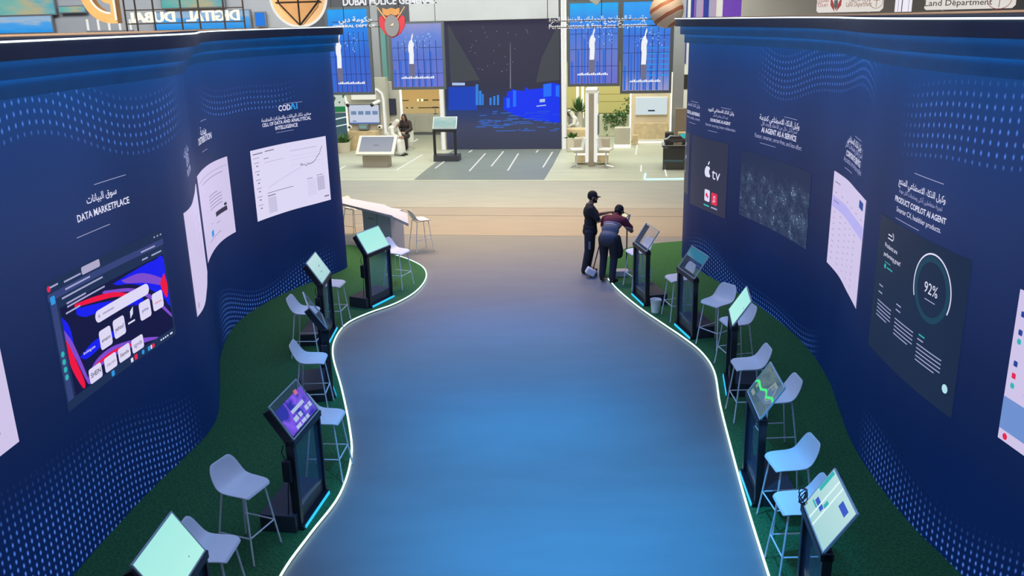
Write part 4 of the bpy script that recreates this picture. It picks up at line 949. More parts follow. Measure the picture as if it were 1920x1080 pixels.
def banner(label, quad, i, fx, ftop, fbot, grid=True, cyan=False, cable_u=(0.15, 0.85)):
    (xa, ya), (xb, yb), (xc, yc), (xd, yd) = quad; w = 33.0
    ul, ur = (P(xa,ya,w)[0]+P(xd,yd,w)[0])/2, (P(xb,yb,w)[0]+P(xc,yc,w)[0])/2
    zt = (P(xa,ya,w)[1]+P(xb,yb,w)[1])/2; zb = (P(xc,yc,w)[1]+P(xd,yd,w)[1])/2; zt = max(zt, 5.72) if ya < 5 else zt
    uc = (ul+ur)/2; hwid = (ur-ul)/2; H = zt-zb
    t = hthing('hanging_banner', label, 'banner', uc, w, zb, group='blue hanging screens')
    f = MB()
    f.bb(-hwid, hwid, 0, 0.12, 0, 0.10); f.bb(-hwid, hwid, 0, 0.12, H-0.08, H); f.bb(-hwid, -hwid+0.09, 0, 0.12, 0.10, H-0.08); f.bb(hwid-0.09, hwid, 0, 0.12, 0.10, H-0.08); f.bb(-hwid+0.09, hwid-0.09, 0.06, 0.12, 0.1, H-0.08)
    f.build('frame', M_frame, t, smooth=False)
    pc = panel('picture', -hwid+0.09, hwid-0.09, 0.10, H-0.08, 0.03, M_ban[i], t)
    q = lambda px, py: (P(px, py, w)[0]-uc, P(px, py, w)[1]-zb)
    if grid:
        xs = [-hwid+0.09+(2*hwid-0.18)*k/8 for k in range(1, 8)]
        rects('grid_lines', [(x-0.010, x+0.010, 0.10, H*0.72) for x in xs] + [(-hwid+0.09, hwid-0.09, z-0.008, z+0.008) for z in (H*0.24, H*0.44, H*0.62)], 0.022, M_bline, pc)
    rects('light_bars', [(-hwid+0.12+0.23*k, -hwid+0.20+0.23*k, 0.12, H*(0.3+0.13*((k*5) % 4))) for k in range(int((2*hwid-0.3)/0.23))], 0.026, emis('banner_bar_blue', (0.03,0.15,0.70), 1.0), pc)
    x0, z0 = q(fx, fbot); x1, z1 = q(fx+2, ftop); Hh = z1-z0
    polys('figure_picture', [[(x0-0.072,z0),(x0+0.094,z0),(x0+0.115,z0+Hh*0.30),(x0+0.108,z0+Hh*0.52),(x0+0.144,z0+Hh*0.64),(x0+0.094,z0+Hh*0.72),(x0+0.079,z0+Hh*0.80),(x0+0.122,z0+Hh*0.92),(x0+0.108,z0+Hh),(x0+0.058,z0+Hh*0.9),(x0+0.029,z0+Hh*0.78),(x0-0.029,z0+Hh*0.74),(x0-0.079,z0+Hh*0.60),(x0-0.086,z0+Hh*0.42),(x0-0.058,z0+Hh*0.34)]], 0.016, M_bwhite, pc)
    polys('figure_shade', [[(x0-0.06,z0-0.52),(x0+0.11,z0-0.52),(x0+0.13,z0),(x0-0.10,z0)]], 0.018, M_bskin, pc)
    random.seed(i+20)
    rects('sparkles', [(a, a+random.uniform(.01,.04), b, b+random.uniform(.01,.06)) for a, b in [(x0+random.uniform(-.35,.75), z0+Hh*random.uniform(.45,1.0)) for _ in range(34)] if -hwid+.1 < a < hwid-.15], 0.019, emis('banner_sparkle', (0.30,0.55,0.95), 1.0), pc)
    rects('caption_row', [(-hwid*0.62+0.07*k, -hwid*0.62+0.07*k+0.052, 0.40, 0.45+0.02*(k % 3)) for k in range(int(hwid*1.24/0.07))], 0.016, M_bwhite, pc)
    if cyan: rects('cyan_bars', [(a, b, 0.62+0.19*k, 0.66+0.19*k) for k in range(6) for a, b in ((0.0, 0.36), (0.45, hwid-0.12))], 0.017, M_bcyan, pc)
    for k in cable_u:
        x = -hwid+2*hwid*k; MB().cyl((x, 0.06, H), (x, 0.06, H+1.6), 0.012, n=6).build('cable', M_dark, t)
banner('blue hanging screen farthest left, half hidden by the left cornice', [(612,12),(696,14),(697,176),(616,180)], 0, 636, 62, 128)
banner('blue hanging screen just left of the dark centre screen, a white robed figure on it', [(729,40),(834,40),(834,168),(733,168)], 1, 771, 62, 120)
banner('blue hanging screen just right of the dark centre screen, its upper half plain blue', [(1063,2),(1163,2),(1163,161),(1065,163)], 2, 1109, 52, 112)
banner('blue hanging screen with cyan bars, touching the right video wall in view', [(1164,2),(1262,2),(1260,176),(1163,174)], 3, 1206, 52, 121, cyan=True)

# ---- left stand
# road and tree picture wall
w = 38.2; u0 = P(606,180,w)[0]-1.2; u1, zt = P(664,178,w); zb = 0.01
t = hthing('picture_wall', 'printed wall showing white trees, a green hedge and a grey road', 'wall panel', (u0+u1)/2, w); c = (u0+u1)/2
panel('board', u0-c, u1-c, 0.01, 2.75, 0.0, M_whitep, t, 0.1)
r = lambda x, y: (P(x,y,w)[0]-c, P(x,y,w)[1])
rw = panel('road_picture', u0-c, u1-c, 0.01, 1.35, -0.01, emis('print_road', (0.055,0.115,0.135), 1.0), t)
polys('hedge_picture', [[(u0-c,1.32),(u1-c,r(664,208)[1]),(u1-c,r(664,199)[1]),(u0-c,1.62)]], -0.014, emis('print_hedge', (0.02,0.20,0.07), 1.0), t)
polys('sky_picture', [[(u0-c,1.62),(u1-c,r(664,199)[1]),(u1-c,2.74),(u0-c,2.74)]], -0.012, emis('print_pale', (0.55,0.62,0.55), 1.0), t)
random.seed(4)
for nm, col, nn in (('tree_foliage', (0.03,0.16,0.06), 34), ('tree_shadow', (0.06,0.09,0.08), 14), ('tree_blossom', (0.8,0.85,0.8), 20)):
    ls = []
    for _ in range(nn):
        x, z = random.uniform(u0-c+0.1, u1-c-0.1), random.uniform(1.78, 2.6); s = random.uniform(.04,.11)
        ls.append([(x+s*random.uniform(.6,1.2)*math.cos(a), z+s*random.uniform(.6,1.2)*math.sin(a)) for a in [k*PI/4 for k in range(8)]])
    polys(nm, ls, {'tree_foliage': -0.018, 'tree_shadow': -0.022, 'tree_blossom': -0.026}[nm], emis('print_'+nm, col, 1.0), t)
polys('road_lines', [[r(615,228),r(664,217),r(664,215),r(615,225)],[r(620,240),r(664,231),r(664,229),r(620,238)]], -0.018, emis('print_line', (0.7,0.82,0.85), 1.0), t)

# camera wall
w = 36.4
q = lambda x, y: (P(x,y,w)[0], P(x,y,w)[1])
ul, ur = q(648,180)[0], q(724,180)[0]; c = (ul+ur)/2
t = hthing('camera_wall', 'cream stand wall with a rounded light outline, a screen and four cameras', 'stand wall', c, w)
panel('board', ul-c, ur-c, 0.01, 2.95, 0.0, M_cream, t, 0.35)
fr = [(x-c, 0.0-0.02, z) for x, z in [q(648,182), q(652,230), q(655,262), q(658,275), q(664,281)]]
MB().tube([(x, -0.02, z) for x, _, z in fr], 0.035, 8).build('light_outline', M_warmled, t)
fr2 = [q(652,167), q(690,165), q(708,168), q(716,175), q(719,186), q(721,215), q(724,252)]
MB().tube([(x-c, -0.03, z) for x, z in fr2], 0.05, 8).build('light_outline', M_whled, t)
lb = MB(); a, b = q(659,170), q(705,186); lb.bb(a[0]-c, b[0]-c, -0.10, 0.0, b[1], a[1]); lb.build('light_box', emis('stand_lightbox', (0.85,0.84,0.72), 1.0), t)
sa, sb = q(655,197), q(713,231)
tv = MB().bb(sa[0]-c-0.03, sb[0]-c+0.03, -0.09, 0.0, sb[1]-0.05, sa[1]+0.03).build('screen', M_greyd, t, bevel=0.01)
panel('picture', sa[0]-c, sb[0]-c, sb[1], sa[1], -0.094, emis('tv_picture_lilac', (0.55,0.60,0.75), 1.0), tv)
W_, H_ = sb[0]-sa[0], sa[1]-sb[1]
rects('thumbnails', [(sa[0]-c+W_*(0.06+0.24*k), sa[0]-c+W_*(0.24+0.24*k), sb[1]+H_*0.48, sb[1]+H_*0.68) for k in range(4)] + [(sa[0]-c+W_*0.10, sa[0]-c+W_*0.22, sb[1]+H_*0.10, sb[1]+H_*0.17)], -0.098, emis('tv_thumbs', (0.16,0.25,0.42), 1.0), tv)
rects('blue_edge', [(sa[0]-c, sb[0]-c, sb[1], sb[1]+0.05)], -0.097, emis('tv_edge', (0.10,0.20,0.50), 1.0), tv)
cb = MB(); a, b = q(657,244), q(720,290); cb.bb(a[0]-c, b[0]-c-0.1, -0.40, 0.0, 0.01, a[1]); cb.build('cabinet', M_wood, t, bevel=0.01)
bx = MB(); a, b = q(676,232), q(694,242); bx.bb(a[0]-c, b[0]-c, -0.35, -0.05, b[1], a[1]); tb = bx.build('small_monitor', M_greyd, t, bevel=0.01)
panel('monitor_picture', a[0]-c+0.04, b[0]-c-0.04, b[1]+0.06, a[1]-0.03, -0.355, emis('monitor_green', (0.20,0.32,0.30), 1.0), tb)
for k, (px, py, bullet) in enumerate(((650,191,1),(711,190,1),(657,238,0),(713,238,0))):
    x, z = q(px, py); x -= c
    cm = thing('security_camera', ['white bullet camera at the upper left of the screen on the cream stand wall','white bullet camera at the upper right of the screen on the cream stand wall','round dome camera at the lower left of the screen on the cream stand wall','round dome camera at the lower right of the screen on the cream stand wall'][k], 'camera', hw(c+x, w-0.02, z), -HA, 'cameras on the cream stand wall')
    MB().cyl((0,0.02,0),(0,-0.06,0), 0.10 if not bullet else 0.05, n=16).build('mount', M_whitep, cm)
    if bullet:
        d = (0.16 if k == 1 else -0.12)
        bd = MB().capsule((0,-0.10,0.0),0.075,(-d,-0.30,-0.08),0.085).build('camera_body', M_whitep, cm)
        MB().cyl((-d,-0.30,-0.08),(-d*1.45,-0.395,-0.125),0.072,0.07).build('lens', M_dark, cm)
    else:
        MB().ell((0,-0.06,0),(0.085,0.05,0.085)).build('camera_body', M_whitep, cm); MB().ell((0,-0.085,0),(0.052,0.05,0.052)).build('lens', M_dark, cm)

# second panel with the dark display
w = 36.9; q = lambda x, y: (P(x,y,w)[0], P(x,y,w)[1])
ul, ur = q(722,170)[0], q(750,170)[0]; c = (ul+ur)/2
t = hthing('stand_wall', 'narrow grey stand panel with a dark upright display', 'stand panel', c, w)
panel('board', ul-c, ur-c, 0.01, 2.75, 0.0, pbr('stand_panel_taupe', (0.42,0.40,0.34), 0.55, noise=0.04, scale=2), t, 0.3)
a, b = q(724,185), q(744,215); d = MB().bb(a[0]-c, b[0]-c, -0.06, 0.0, b[1], a[1]).build('screen', M_dark, t, bevel=0.01)
panel('picture', a[0]-c+0.02, b[0]-c-0.02, b[1]+0.03, a[1]-0.03, -0.064, emis('display_dusk', (0.035,0.038,0.06), 1.0), d)
MB().bb(ur-c-0.02, ur-c+0.06, -0.04, 0.02, 0.02, 2.75).build('light_strip', M_warmled, t, smooth=False)
hbox('wall_shelf', 'thin pale shelf under the dark upright display', 'shelf', ul+0.02, ur-0.1, w-0.3, w-0.005, q(730,228)[1]-0.05, q(730,228)[1], M_cream, 0.005)
# yellow glass partition and white cabinets
w = 41.6; q = lambda x, y: (P(x,y,w)[0], P(x,y,w)[1])
ul, ur = q(748,170)[0], q(838,170)[0]; c = (ul+ur)/2; z0 = q(800,213)[1]
t = hthing('glass_partition', 'amber lit back wall with dark film stripes, left of the centre screen', 'partition', c, w)
panel('board', ul-c, ur-c, 0.01, 3.1, 0.05, M_cream, t, 0.1)
panel('amber_pane', ul-c, ur-c, z0, 3.1, 0.0, vgrad('amber_pane', [(0,(0.50,0.38,0.17)),(0.35,(0.56,0.36,0.12)),(1,(0.48,0.32,0.13))], noise=0.3), t)
z1, z2 = q(790,189)[1], q(790,203)[1]
rects('film_stripes', [(ul-c+0.1,ul-c+0.45,z1,z1+.05),(ul-c+0.9,ul-c+1.4,z1,z1+.06),(ul-c+1.6,ur-c-0.15,z1,z1+.06),(ul-c+0.3,ul-c+0.4,z2,z2+.06),(ul-c+0.55,ul-c+0.65,z2,z2+.06),(ul-c+0.9,ur-c-0.1,z2,z2+.05)], -0.01, pbr('film_dark', (0.10,0.08,0.04), 0.5), t)
rects('lamp_glow', [(-0.3,-0.2,z1-.02,z1+.09),(-0.12,0.0,z1-.02,z1+.09)], -0.02, emis('amber_lamp', (1.0,0.85,0.5), 1.3), t)
t = hthing('white_cabinet', 'long cream sideboard under the amber back wall', 'cabinet', c, 41.2, 0.01)
MB().bb(ul-c+0.1, ur-c-0.1, -0.3, 0.3, 0.12, z0+0.02).build('body', M_cream, t, bevel=0.01)
MB().bb(ul-c+0.1, ur-c-0.1, -0.24, 0.26, 0.0, 0.12).build('plinth', M_greyd, t)
for k in range(3): MB().bb(ul-c+0.16+k*0.72, ul-c+0.82+k*0.72, -0.318, -0.30, 0.16, z0-0.04).build('door', M_cream, t, bevel=0.006)
x, z = q(821,221); o = hthing('table_lamp', 'small dark lamp on the cream sideboard', 'lamp', x, 41.1, z0+0.03)
MB().cyl((0,0,0),(0,0,0.02),0.08,n=14).build('foot', M_dark, o); MB().cyl((0,0,0.02),(0,0,0.28),0.012,n=8).build('stem', M_dark, o); MB().cyl((0,0,0.28),(0,0,0.33),0.15,0.13,n=16).build('shade', M_dark, o)

# touch table
t = hthing('touch_table', 'grey slanted touch table on a taupe pedestal, left stand', 'touch table', -9.42, 31.75, 0.012)
MB().bb(-0.50, 0.48, -0.18, 0.30, 0.0, 0.50).build('pedestal', pbr('touch_table_taupe', (0.30,0.27,0.22), 0.5, noise=0.05, scale=4), t, bevel=0.01)
tilt = math.radians(42)
tb = MB().box((0,0,0), (1.46,0.90,0.09)).build('top', pbr('touch_table_silver', (0.58,0.56,0.50), 0.45), t, bevel=0.01); tb.rotation_euler = (tilt, 0, 0); tb.location = (0.02, 0.02, 0.78)
m = MB(); m.uv = [(0,0),(1,0),(1,1),(0,1)]; m.v = [(-0.62,-0.33,0.048),(0.62,-0.33,0.048),(0.62,0.38,0.048),(-0.62,0.38,0.048)]; m.f = [(0,1,2,3)]
m.build('screen', vgrad('touch_table_picture', [(0,(0.36,0.38,0.44)),(1,(0.28,0.31,0.38))]), tb, smooth=False)
MB().bb(-0.1, 0.1, -0.05, 0.0, 0.045, 0.05).build('mark', M_ink, tb)

# planters
def planter(label, u, w, r, h, ph, seed, z=0.012, square=False):
    t = hthing('potted_plant', label, 'plant', u, w, z, group='plants on the far stands'); random.seed(seed)
    if square: MB().bb(-r, r, -r, r, 0, h).build('pot', M_pot, t, bevel=0.02)
    else: MB().lathe([(r*0.8,0),(r,h),(r*0.9,h),(r*0.85,h-0.06)], 20).build('pot', M_pot, t)
    m = MB()
    for i in range(60):
        a = random.uniform(0, 2*PI); b = random.uniform(0.1, 1.3); L = ph*random.uniform(.5, 1.0); rr = r*0.5*random.random()
        p0 = Vector((rr*math.cos(a), rr*math.sin(a), h-0.05)); d = Vector((math.cos(a)*math.sin(b)*0.9, math.sin(a)*math.sin(b)*0.9, math.cos(b))); sd = Vector((-math.sin(a), math.cos(a), 0))*0.035
        p1 = p0+d*L*0.6; p2 = p0+d*L+Vector((0,0,-0.05*b)); k = len(m.v); m.v += [tuple(p0-sd*.3), tuple(p0+sd*.3), tuple(p1+sd), tuple(p2), tuple(p1-sd)]; m.f.append((k,k+1,k+2,k+3,k+4))
    m.build('foliage', M_leafm, t, smooth=False)
    return t
planter('green bushy plant in a round cream pot left of the touch table', -11.95, 35.5, 0.33, 0.42, 0.55, 1)
# small display pedestal
t = hthing('display_pedestal', 'black framed pedestal carrying a pale model tray, left of the centre screen', 'pedestal', -7.07, 33.1, 0.012)
MB().bb(-0.46, 0.52, -0.22, 0.30, 0, 0.24).build('base', M_black2, t, bevel=0.01)
for sx in (-0.40, 0.40): MB().bb(sx-0.045, sx+0.045, -0.20, -0.11, 0.24, 1.12).build('upright', M_black, t, bevel=0.006)
MB().bb(-0.445, 0.445, -0.22, -0.06, 1.12, 1.22).build('top_bar', M_black, t, bevel=0.006)
scn = MB().box((0,0,0),(0.92,0.50,0.03)).build('screen', M_edgeg, t); scn.rotation_euler = (math.radians(58),0,0); scn.location = (0,0.02,1.44)
m = MB(); m.uv = [(0,0),(1,0),(1,1),(0,1)]; m.v = [(-.44,-.24,.017),(.44,-.24,.017),(.44,.24,.017),(-.44,.24,.017)]; m.f = [(0,1,2,3)]
m.build('picture', vgrad('tray_picture', [(0,(0.42,0.55,0.50)),(0.5,(0.30,0.52,0.50)),(1,(0.55,0.66,0.60))], noise=0.9), scn, smooth=False)

# light strips let into the stand floor
k = 0
for lbl, a, b in (('touch table, the longer one in front of it',(743,319),(792,290)), ('touch table, the short one by the seated man\'s feet',(765,272),(783,261)), ('black pedestal, running out from its foot',(816,316),(856,285)),
          ('centre screen, leftmost of five in front of it',(880,321),(910,288)), ('centre screen, second from left in front of it',(921,312),(944,284)), ('centre screen, middle one in front of it',(952,320),(972,288)),
          ('centre screen, a short one at its left foot',(879,286),(885,282)), ('centre screen, a short one at its right foot',(1005,286),(1009,282)),
          ('centre screen, rightmost in front of it',(1018,314),(1036,285)), ('left video wall end, partly hidden',(628,323),(647,311)), ('cream TV wall on the right',(1192,290),(1195,272)), ('right stand, in the middle of its open floor',(1202,322),(1202,310)), ('black show counter on the right',(1250,331),(1247,318))):
    p_, q_ = Vector((*G(*a, 0.012),0)), Vector((*G(*b, 0.012),0)); d = q_-p_
    o = MB().box((0,0,0), (d.length, 0.055, 0.010)).build('floor_light', M_whled, loc=(*((p_+q_)/2)[:2], 0.016), rotz=math.atan2(d.y, d.x))
    tag(o, 'floor strip light by the '+lbl, 'floor light', 'strip lights in the stand floor')

# ---- right stand
w = 37.9; q = lambda x, y: (P(x,y,w)[0], P(x,y,w)[1])
ul, ur = q(1185,170)[0], q(1258,170)[0]; c = (ul+ur)/2
t = hthing('tv_wall', 'pale wood stand wall carrying a white flat screen', 'stand wall', c, w)
panel('board', ul-c, ur-c, 0.10, 2.9, 0.0, pbr('stand_panel_sand', (0.62,0.52,0.36), 0.5, noise=0.05, scale=2), t, 0.3)
zc = q(1220,230)[1]; MB().bb(ul-c+0.15, ur-c-0.1, -0.12, 0.0, 0.16, zc).build('wood_panel', M_wood, t, bevel=0.01)
MB().bb(ul-c+0.05, ur-c, -0.2, 0.0, 0.06, 0.16).build('plinth', M_whitep, t); MB().bb(ul-c+0.05, ur-c, -0.22, -0.2, 0.02, 0.08).build('base_light', M_warmled, t, smooth=False)
for x in (ul-c-0.05, ur-c+0.03): MB().bb(x-0.035, x+0.035, -0.05, 0.05, 0.02, 2.9).build('light_strip', M_warmled, t, smooth=False)
a, b = q(1193,183), q(1250,214); tv = MB().bb(a[0]-c-.02, b[0]-c+.02, -0.08, 0.0, b[1]-.02, a[1]+.02).build('screen', M_whitep, t, bevel=0.01)
panel('picture', a[0]-c, b[0]-c, b[1], a[1], -0.084, emis('tv_picture_white', (0.62,0.72,0.75), 1.0), tv)
rects('picture_button', [(-0.12,0.16,b[1]+.13,b[1]+.19)], -0.088, M_inkd, tv)
# yellow back wall with plants
w = 41.5; q = lambda x, y: (P(x,y,w)[0], P(x,y,w)[1]); ul, ur = q(1058,170)[0], q(1188,170)[0]; c = (ul+ur)/2
t = hthing('yellow_back_wall', 'pale yellow lit back wall behind the white portal, right of the centre screen', 'partition', c, w)
panel('board', ul-c, ur-c, 0.01, 3.2, 0.05, M_cream, t, 0.1)
panel('yellow_pane', ul-c, ur-c, 0.9, 3.2, 0.0, vgrad('yellow_pane', [(0,(0.50,0.46,0.15)),(0.5,(0.60,0.54,0.17)),(1,(0.50,0.45,0.18))], noise=0.3), t)
rects('rails', [(-0.3,ur-c-.1,q(1150,z)[1],q(1150,z)[1]+.03) for z in (177,191)], -0.02, pbr('rail_brass', (0.35,0.28,0.10), 0.4), t)
for k in range(2):
    x = q(1088+9*k,200)[0]-c; MB().bb(x-.05, x+.05, -2.1, -2.0, 0.9, 2.85).build('light_strip', M_warmled, t, smooth=False)
# planting bed
w = 40.2; q = lambda x, y: (P(x,y,w)[0], P(x,y,w)[1]); ul, ur = q(1122,220)[0], q(1183,220)[0]; c = (ul+ur)/2; z1 = q(1150,215)[1]; z0 = q(1150,238)[1]
t = hthing('planting_trough', 'pale green trough with trailing plants in front of the yellow back wall', 'planter', c, w, 0.012)
MB().bb(ul-c, ur-c, -0.25, 0.25, 0, z1).build('trough', pbr('trough_sage', (0.50,0.52,0.36), 0.5, noise=0.05, scale=3), t, bevel=0.02)
random.seed(11)
def leaves(n, fn, sz):
    m = MB()
    for _ in range(n):
        p0 = Vector(fn()); a = random.uniform(0, 2*PI); b = random.uniform(-.6, .9); d = Vector((math.cos(a)*math.cos(b), math.sin(a)*math.cos(b)-0.2, math.sin(b))).normalized()*sz; sd = d.orthogonal().normalized()*sz*0.35
        k = len(m.v); m.v += [tuple(p0), tuple(p0+d*.5+sd), tuple(p0+d), tuple(p0+d*.5-sd)]; m.f.append((k,k+1,k+2,k+3))
    return m
leaves(260, lambda: (random.uniform(ul-c+.25, ur-c-.2), -0.27-random.random()*.05, z1-abs(random.gauss(0,.35))+0.05), 0.11).build('trailing_leaves', M_leafm, t, smooth=False)
leaves(90, lambda: (random.uniform(ul-c+.7, ur-c-.1), random.uniform(-.2,.2), z1+abs(random.gauss(0,.10))), 0.12).build('upright_leaves', M_leafm, t, smooth=False)
xx = q(1180,200)[0]-c
leaves(40, lambda: (xx-.05+random.gauss(0,.09), random.uniform(-.1,.1), z1+random.uniform(0,.75)), 0.13).build('tall_leaves', M_leafm, t, smooth=False)
MB().cyl((xx-.05,0,z1-.1),(xx-.05,0,z1+.7),.012,n=6).build('stem', M_leafm, t)
# portal with two swivel stools
t = hthing('light_portal', 'tall narrow portal outlined in white light on the right stand', 'portal', -1.47, 31.7, 0.012)
MB().bb(-0.09, 0.09, -0.02, 0.9, 0, 2.55).build('post', pbr('portal_taupe', (0.36,0.32,0.25), 0.5, noise=0.05, scale=3), t, bevel=0.01)
for sx in (-1, 1): MB().bb(sx*0.155-0.055, sx*0.155+0.055, -0.03, 0.9, 0.16, 2.62).build('light_fin', M_whled, t, bevel=0.02)
MB().bb(-0.21, 0.21, -0.03, 0.92, 2.55, 2.74).build('header', M_whitep, t, bevel=0.04)
MB().bb(0.21, 0.25, 0.1, 0.8, 2.2, 2.6).build('side_screen', M_whitep, t, bevel=0.01)
MB().bb(0.215, 0.26, 0.15, 0.75, 1.1, 1.8).build('side_display', M_greyd, t, bevel=0.01)
for sx in (-1, 1):
    MB().bb(sx*0.42-0.22, sx*0.42+0.22, 0.35, 0.9, 0.42, 0.95).build('side_cabinet', pbr('portal_cabinet', (0.48,0.43,0.33), 0.5), t, bevel=0.01)
    MB().bb(sx*0.40-0.2, sx*0.40+0.2, 0.36, 0.88, 0.10, 0.42).build('cabinet_foot', M_wood, t, bevel=0.01)
    MB().bb(sx*0.40-0.21, sx*0.40+0.21, 0.335, 0.36, 0.36, 0.42).build('base_light', M_warmled, t, smooth=False)
def swivel(label, u, w, f):
    t = hthing('swivel_stool', label, 'stool', u, w, 0.012, math.radians(f), 'swivel stools at the portal')
    for k in range(4): MB().cyl((0,0,.09),(.27*math.cos(k*PI/2+.4),.27*math.sin(k*PI/2+.4),.02),.02,.014,8).build('foot', M_steel, t)
    MB().cyl((0,0,.06),(0,0,.62),.028,n=12).build('column', M_steel, t)
    s_ = MB().bb(-.23,.23,-.22,.22,.62,.69).build('seat', M_whitep, t, bevel=0.025)
    MB().box((0,.25,.87),(.40,.04,.40),(-.18,0,0)).build('backrest', M_whitep, t, bevel=0.018)
    return t
swivel('white swivel stool on a chrome star foot, left of the light portal', -1.98, 31.45, -75)
swivel('white swivel stool on a chrome star foot, right of the light portal', -0.93, 31.45, 75)
planter('round green plant in a square cream pot beside the right post of the centre screen', -2.38, 35.5, 0.21, 0.55, 0.36, 2, square=True)
planter('tall thin plant behind the man in the white headscarf', -2.30, 38.3, 0.18, 1.3, 0.8, 3)
hbox('desk', 'low cream desk where the man in the white headscarf sits', 'desk', -2.75, -1.75, 36.3, 37.0, 0.012, 0.78, M_wood, 0.015)
t = hthing('white_plinth_box', 'small cream box with a glowing base in the middle of the right stand', 'plinth', -0.42, 36.7, 0.012)
MB().bb(-.32,.32,-.25,.25,.12,.80).build('box', M_cream, t, bevel=0.015); MB().bb(-.34,.34,-.27,.27,.0,.10).build('base_light', M_warmled, t)
hbox('side_table', 'tiny wooden table beside the cream TV wall', 'table', -0.02, 0.22, 37.2, 37.4, 0.012, 0.42, M_wood, 0.01)
# black show counter with a dark model
t = hthing('show_counter', 'black glossy counter with a dark toy car, beside the right video wall end', 'counter', 1.75, 31.3, 0.012)
M_gloss = pbr('counter_gloss_black', (0.010,0.011,0.012), 0.08, coat=1.0)
MB().bb(-0.70, 0.7, -0.35, 0.45, 0, 0.78).build('body', M_gloss, t, bevel=0.02); MB().bb(-0.74, 0.74, -0.38, 0.5, 0.78, 0.86).build('top', M_gloss, t, bevel=0.02)
o = hthing('model_car', 'dark toy car standing on the black counter', 'toy car', 1.5, 31.25, 0.872)
MB().vprism([(-.42,.07),(.42,.07),(.43,.17),(.25,.19),(.14,.30),(-.2,.30),(-.30,.20),(-.43,.17)], -.17, .17).build('body', pbr('toy_car_dark', (0.04,0.045,0.055), 0.2, coat=1.0), o, bevel=0.02)
MB().vprism([(-.26,.20),(.22,.20),(.13,.285),(-.19,.285)], -.175, .175).build('windows', M_dark, o)
for x in (-.27, .27):
    for y in (-.17, .17): MB().cyl((x, y-.03, .075), (x, y+.03, .075), .075, n=16).build('wheel', M_dark, o)
hbox('equipment_case', 'small black case behind the toy car', 'case', 1.15, 1.45, 32.1, 32.5, 0.012, 1.15, M_dark, 0.02)
hbox('tan_panel', 'plain taupe panel above the black counter', 'panel', 1.55, 2.9, 33.6, 33.8, 0.012, 1.85, pbr('panel_taupe', (0.26,0.21,0.15), 0.55, noise=0.04, scale=2), 0.01)
o = hthing('red_blue_brochure_rack', 'low rack of red and teal leaflets behind the black counter', 'rack', 2.1, 33.0, 0.012)
MB().bb(-.45,.45,-.1,.1,0,1.05).build('rack', M_wood, o, bevel=0.01); MB().bb(-.42,-.12,-.12,-.1,.82,1.0).build('teal_leaflet', M_steal, o); MB().bb(0,.4,-.12,-.1,.82,1.0).build('red_leaflet', emis('leaflet_red', (0.45,0.10,0.06), 1.0), o)
pa, pb = Vector((*G(1208,338),0)), Vector((*G(1292,337),0)); d = pb-pa; L = d.length
o = MB().box((0,0,0),(L,0.07,0.04)).build('step_light', M_coolled, loc=(*((pa+pb)/2)[:2], 0.036), rotz=math.atan2(d.y,d.x)); tag(o, 'glowing blue-white step edge in front of the black counter', 'light strip')
pc_ = Vector((*G(1210,328),0)); d = pc_-pa
o = MB().box((0,0,0),(d.length*0.9,0.06,0.04)).build('step_light', M_coolled, loc=(*((pa+pc_)/2 + Vector((0.02,0.1,0)))[:2], 0.036), rotz=math.atan2(d.y,d.x)); tag(o, 'short glowing blue-white step edge running back from the corner', 'light strip')
# column and screens between the last banner and the right wall
hbox('grey_column', 'tall grey column beside the cyan-barred hanging screen', 'column', P(1263,100,35)[0], P(1284,100,35)[0], 34.9, 35.2, 0.012, 7.0, M_grey, 0.01)
t = hthing('purple_backdrop', 'tall backdrop of purple, blue and white stripes above the right cornice', 'backdrop', 3.3, 38.5, 0.012)
c = 3.3; q = lambda x, y: (P(x,y,38.4)[0]-c, P(x,y,38.4)[1])
panel('board', q(1270,0)[0], q(1398,0)[0], 0.0, 6.6, 0.0, M_whitep, t, 0.2)
m = [('stripe_navy',(0.03,0.05,0.30),[(1284,1290),(1296,1303),(1319,1330)]),('stripe_violet',(0.16,0.06,0.42),[(1304,1306),(1356,1392)]),('stripe_grey',(0.40,0.36,0.48),[(1305.5,1318),(1331,1342)]),('stripe_pink',(0.65,0.20,0.55),[(1318,1320),(1341,1343),(1303,1305)])]
for nm, col, ls in m: rects(nm, [(q(a,0)[0], q(b,0)[0], 3.2, 6.5) for a, b in ls], -0.01-0.004*len(nm), emis('backdrop_'+nm, col, 1.0), t)
rects('dark_display', [(q(1282,0)[0], q(1297,0)[0], 2.15, 2.75)], -0.02, M_dark, t)
hbox('beige_stand_wall', 'high beige stand wall behind the right block', 'stand wall', P(1392,10,37)[0], P(1534,10,37)[0]+9, 37.0, 37.3, 0.012, 6.6, pbr('stand_wall_beige', (0.46,0.44,0.40), 0.6, noise=0.05, scale=1))
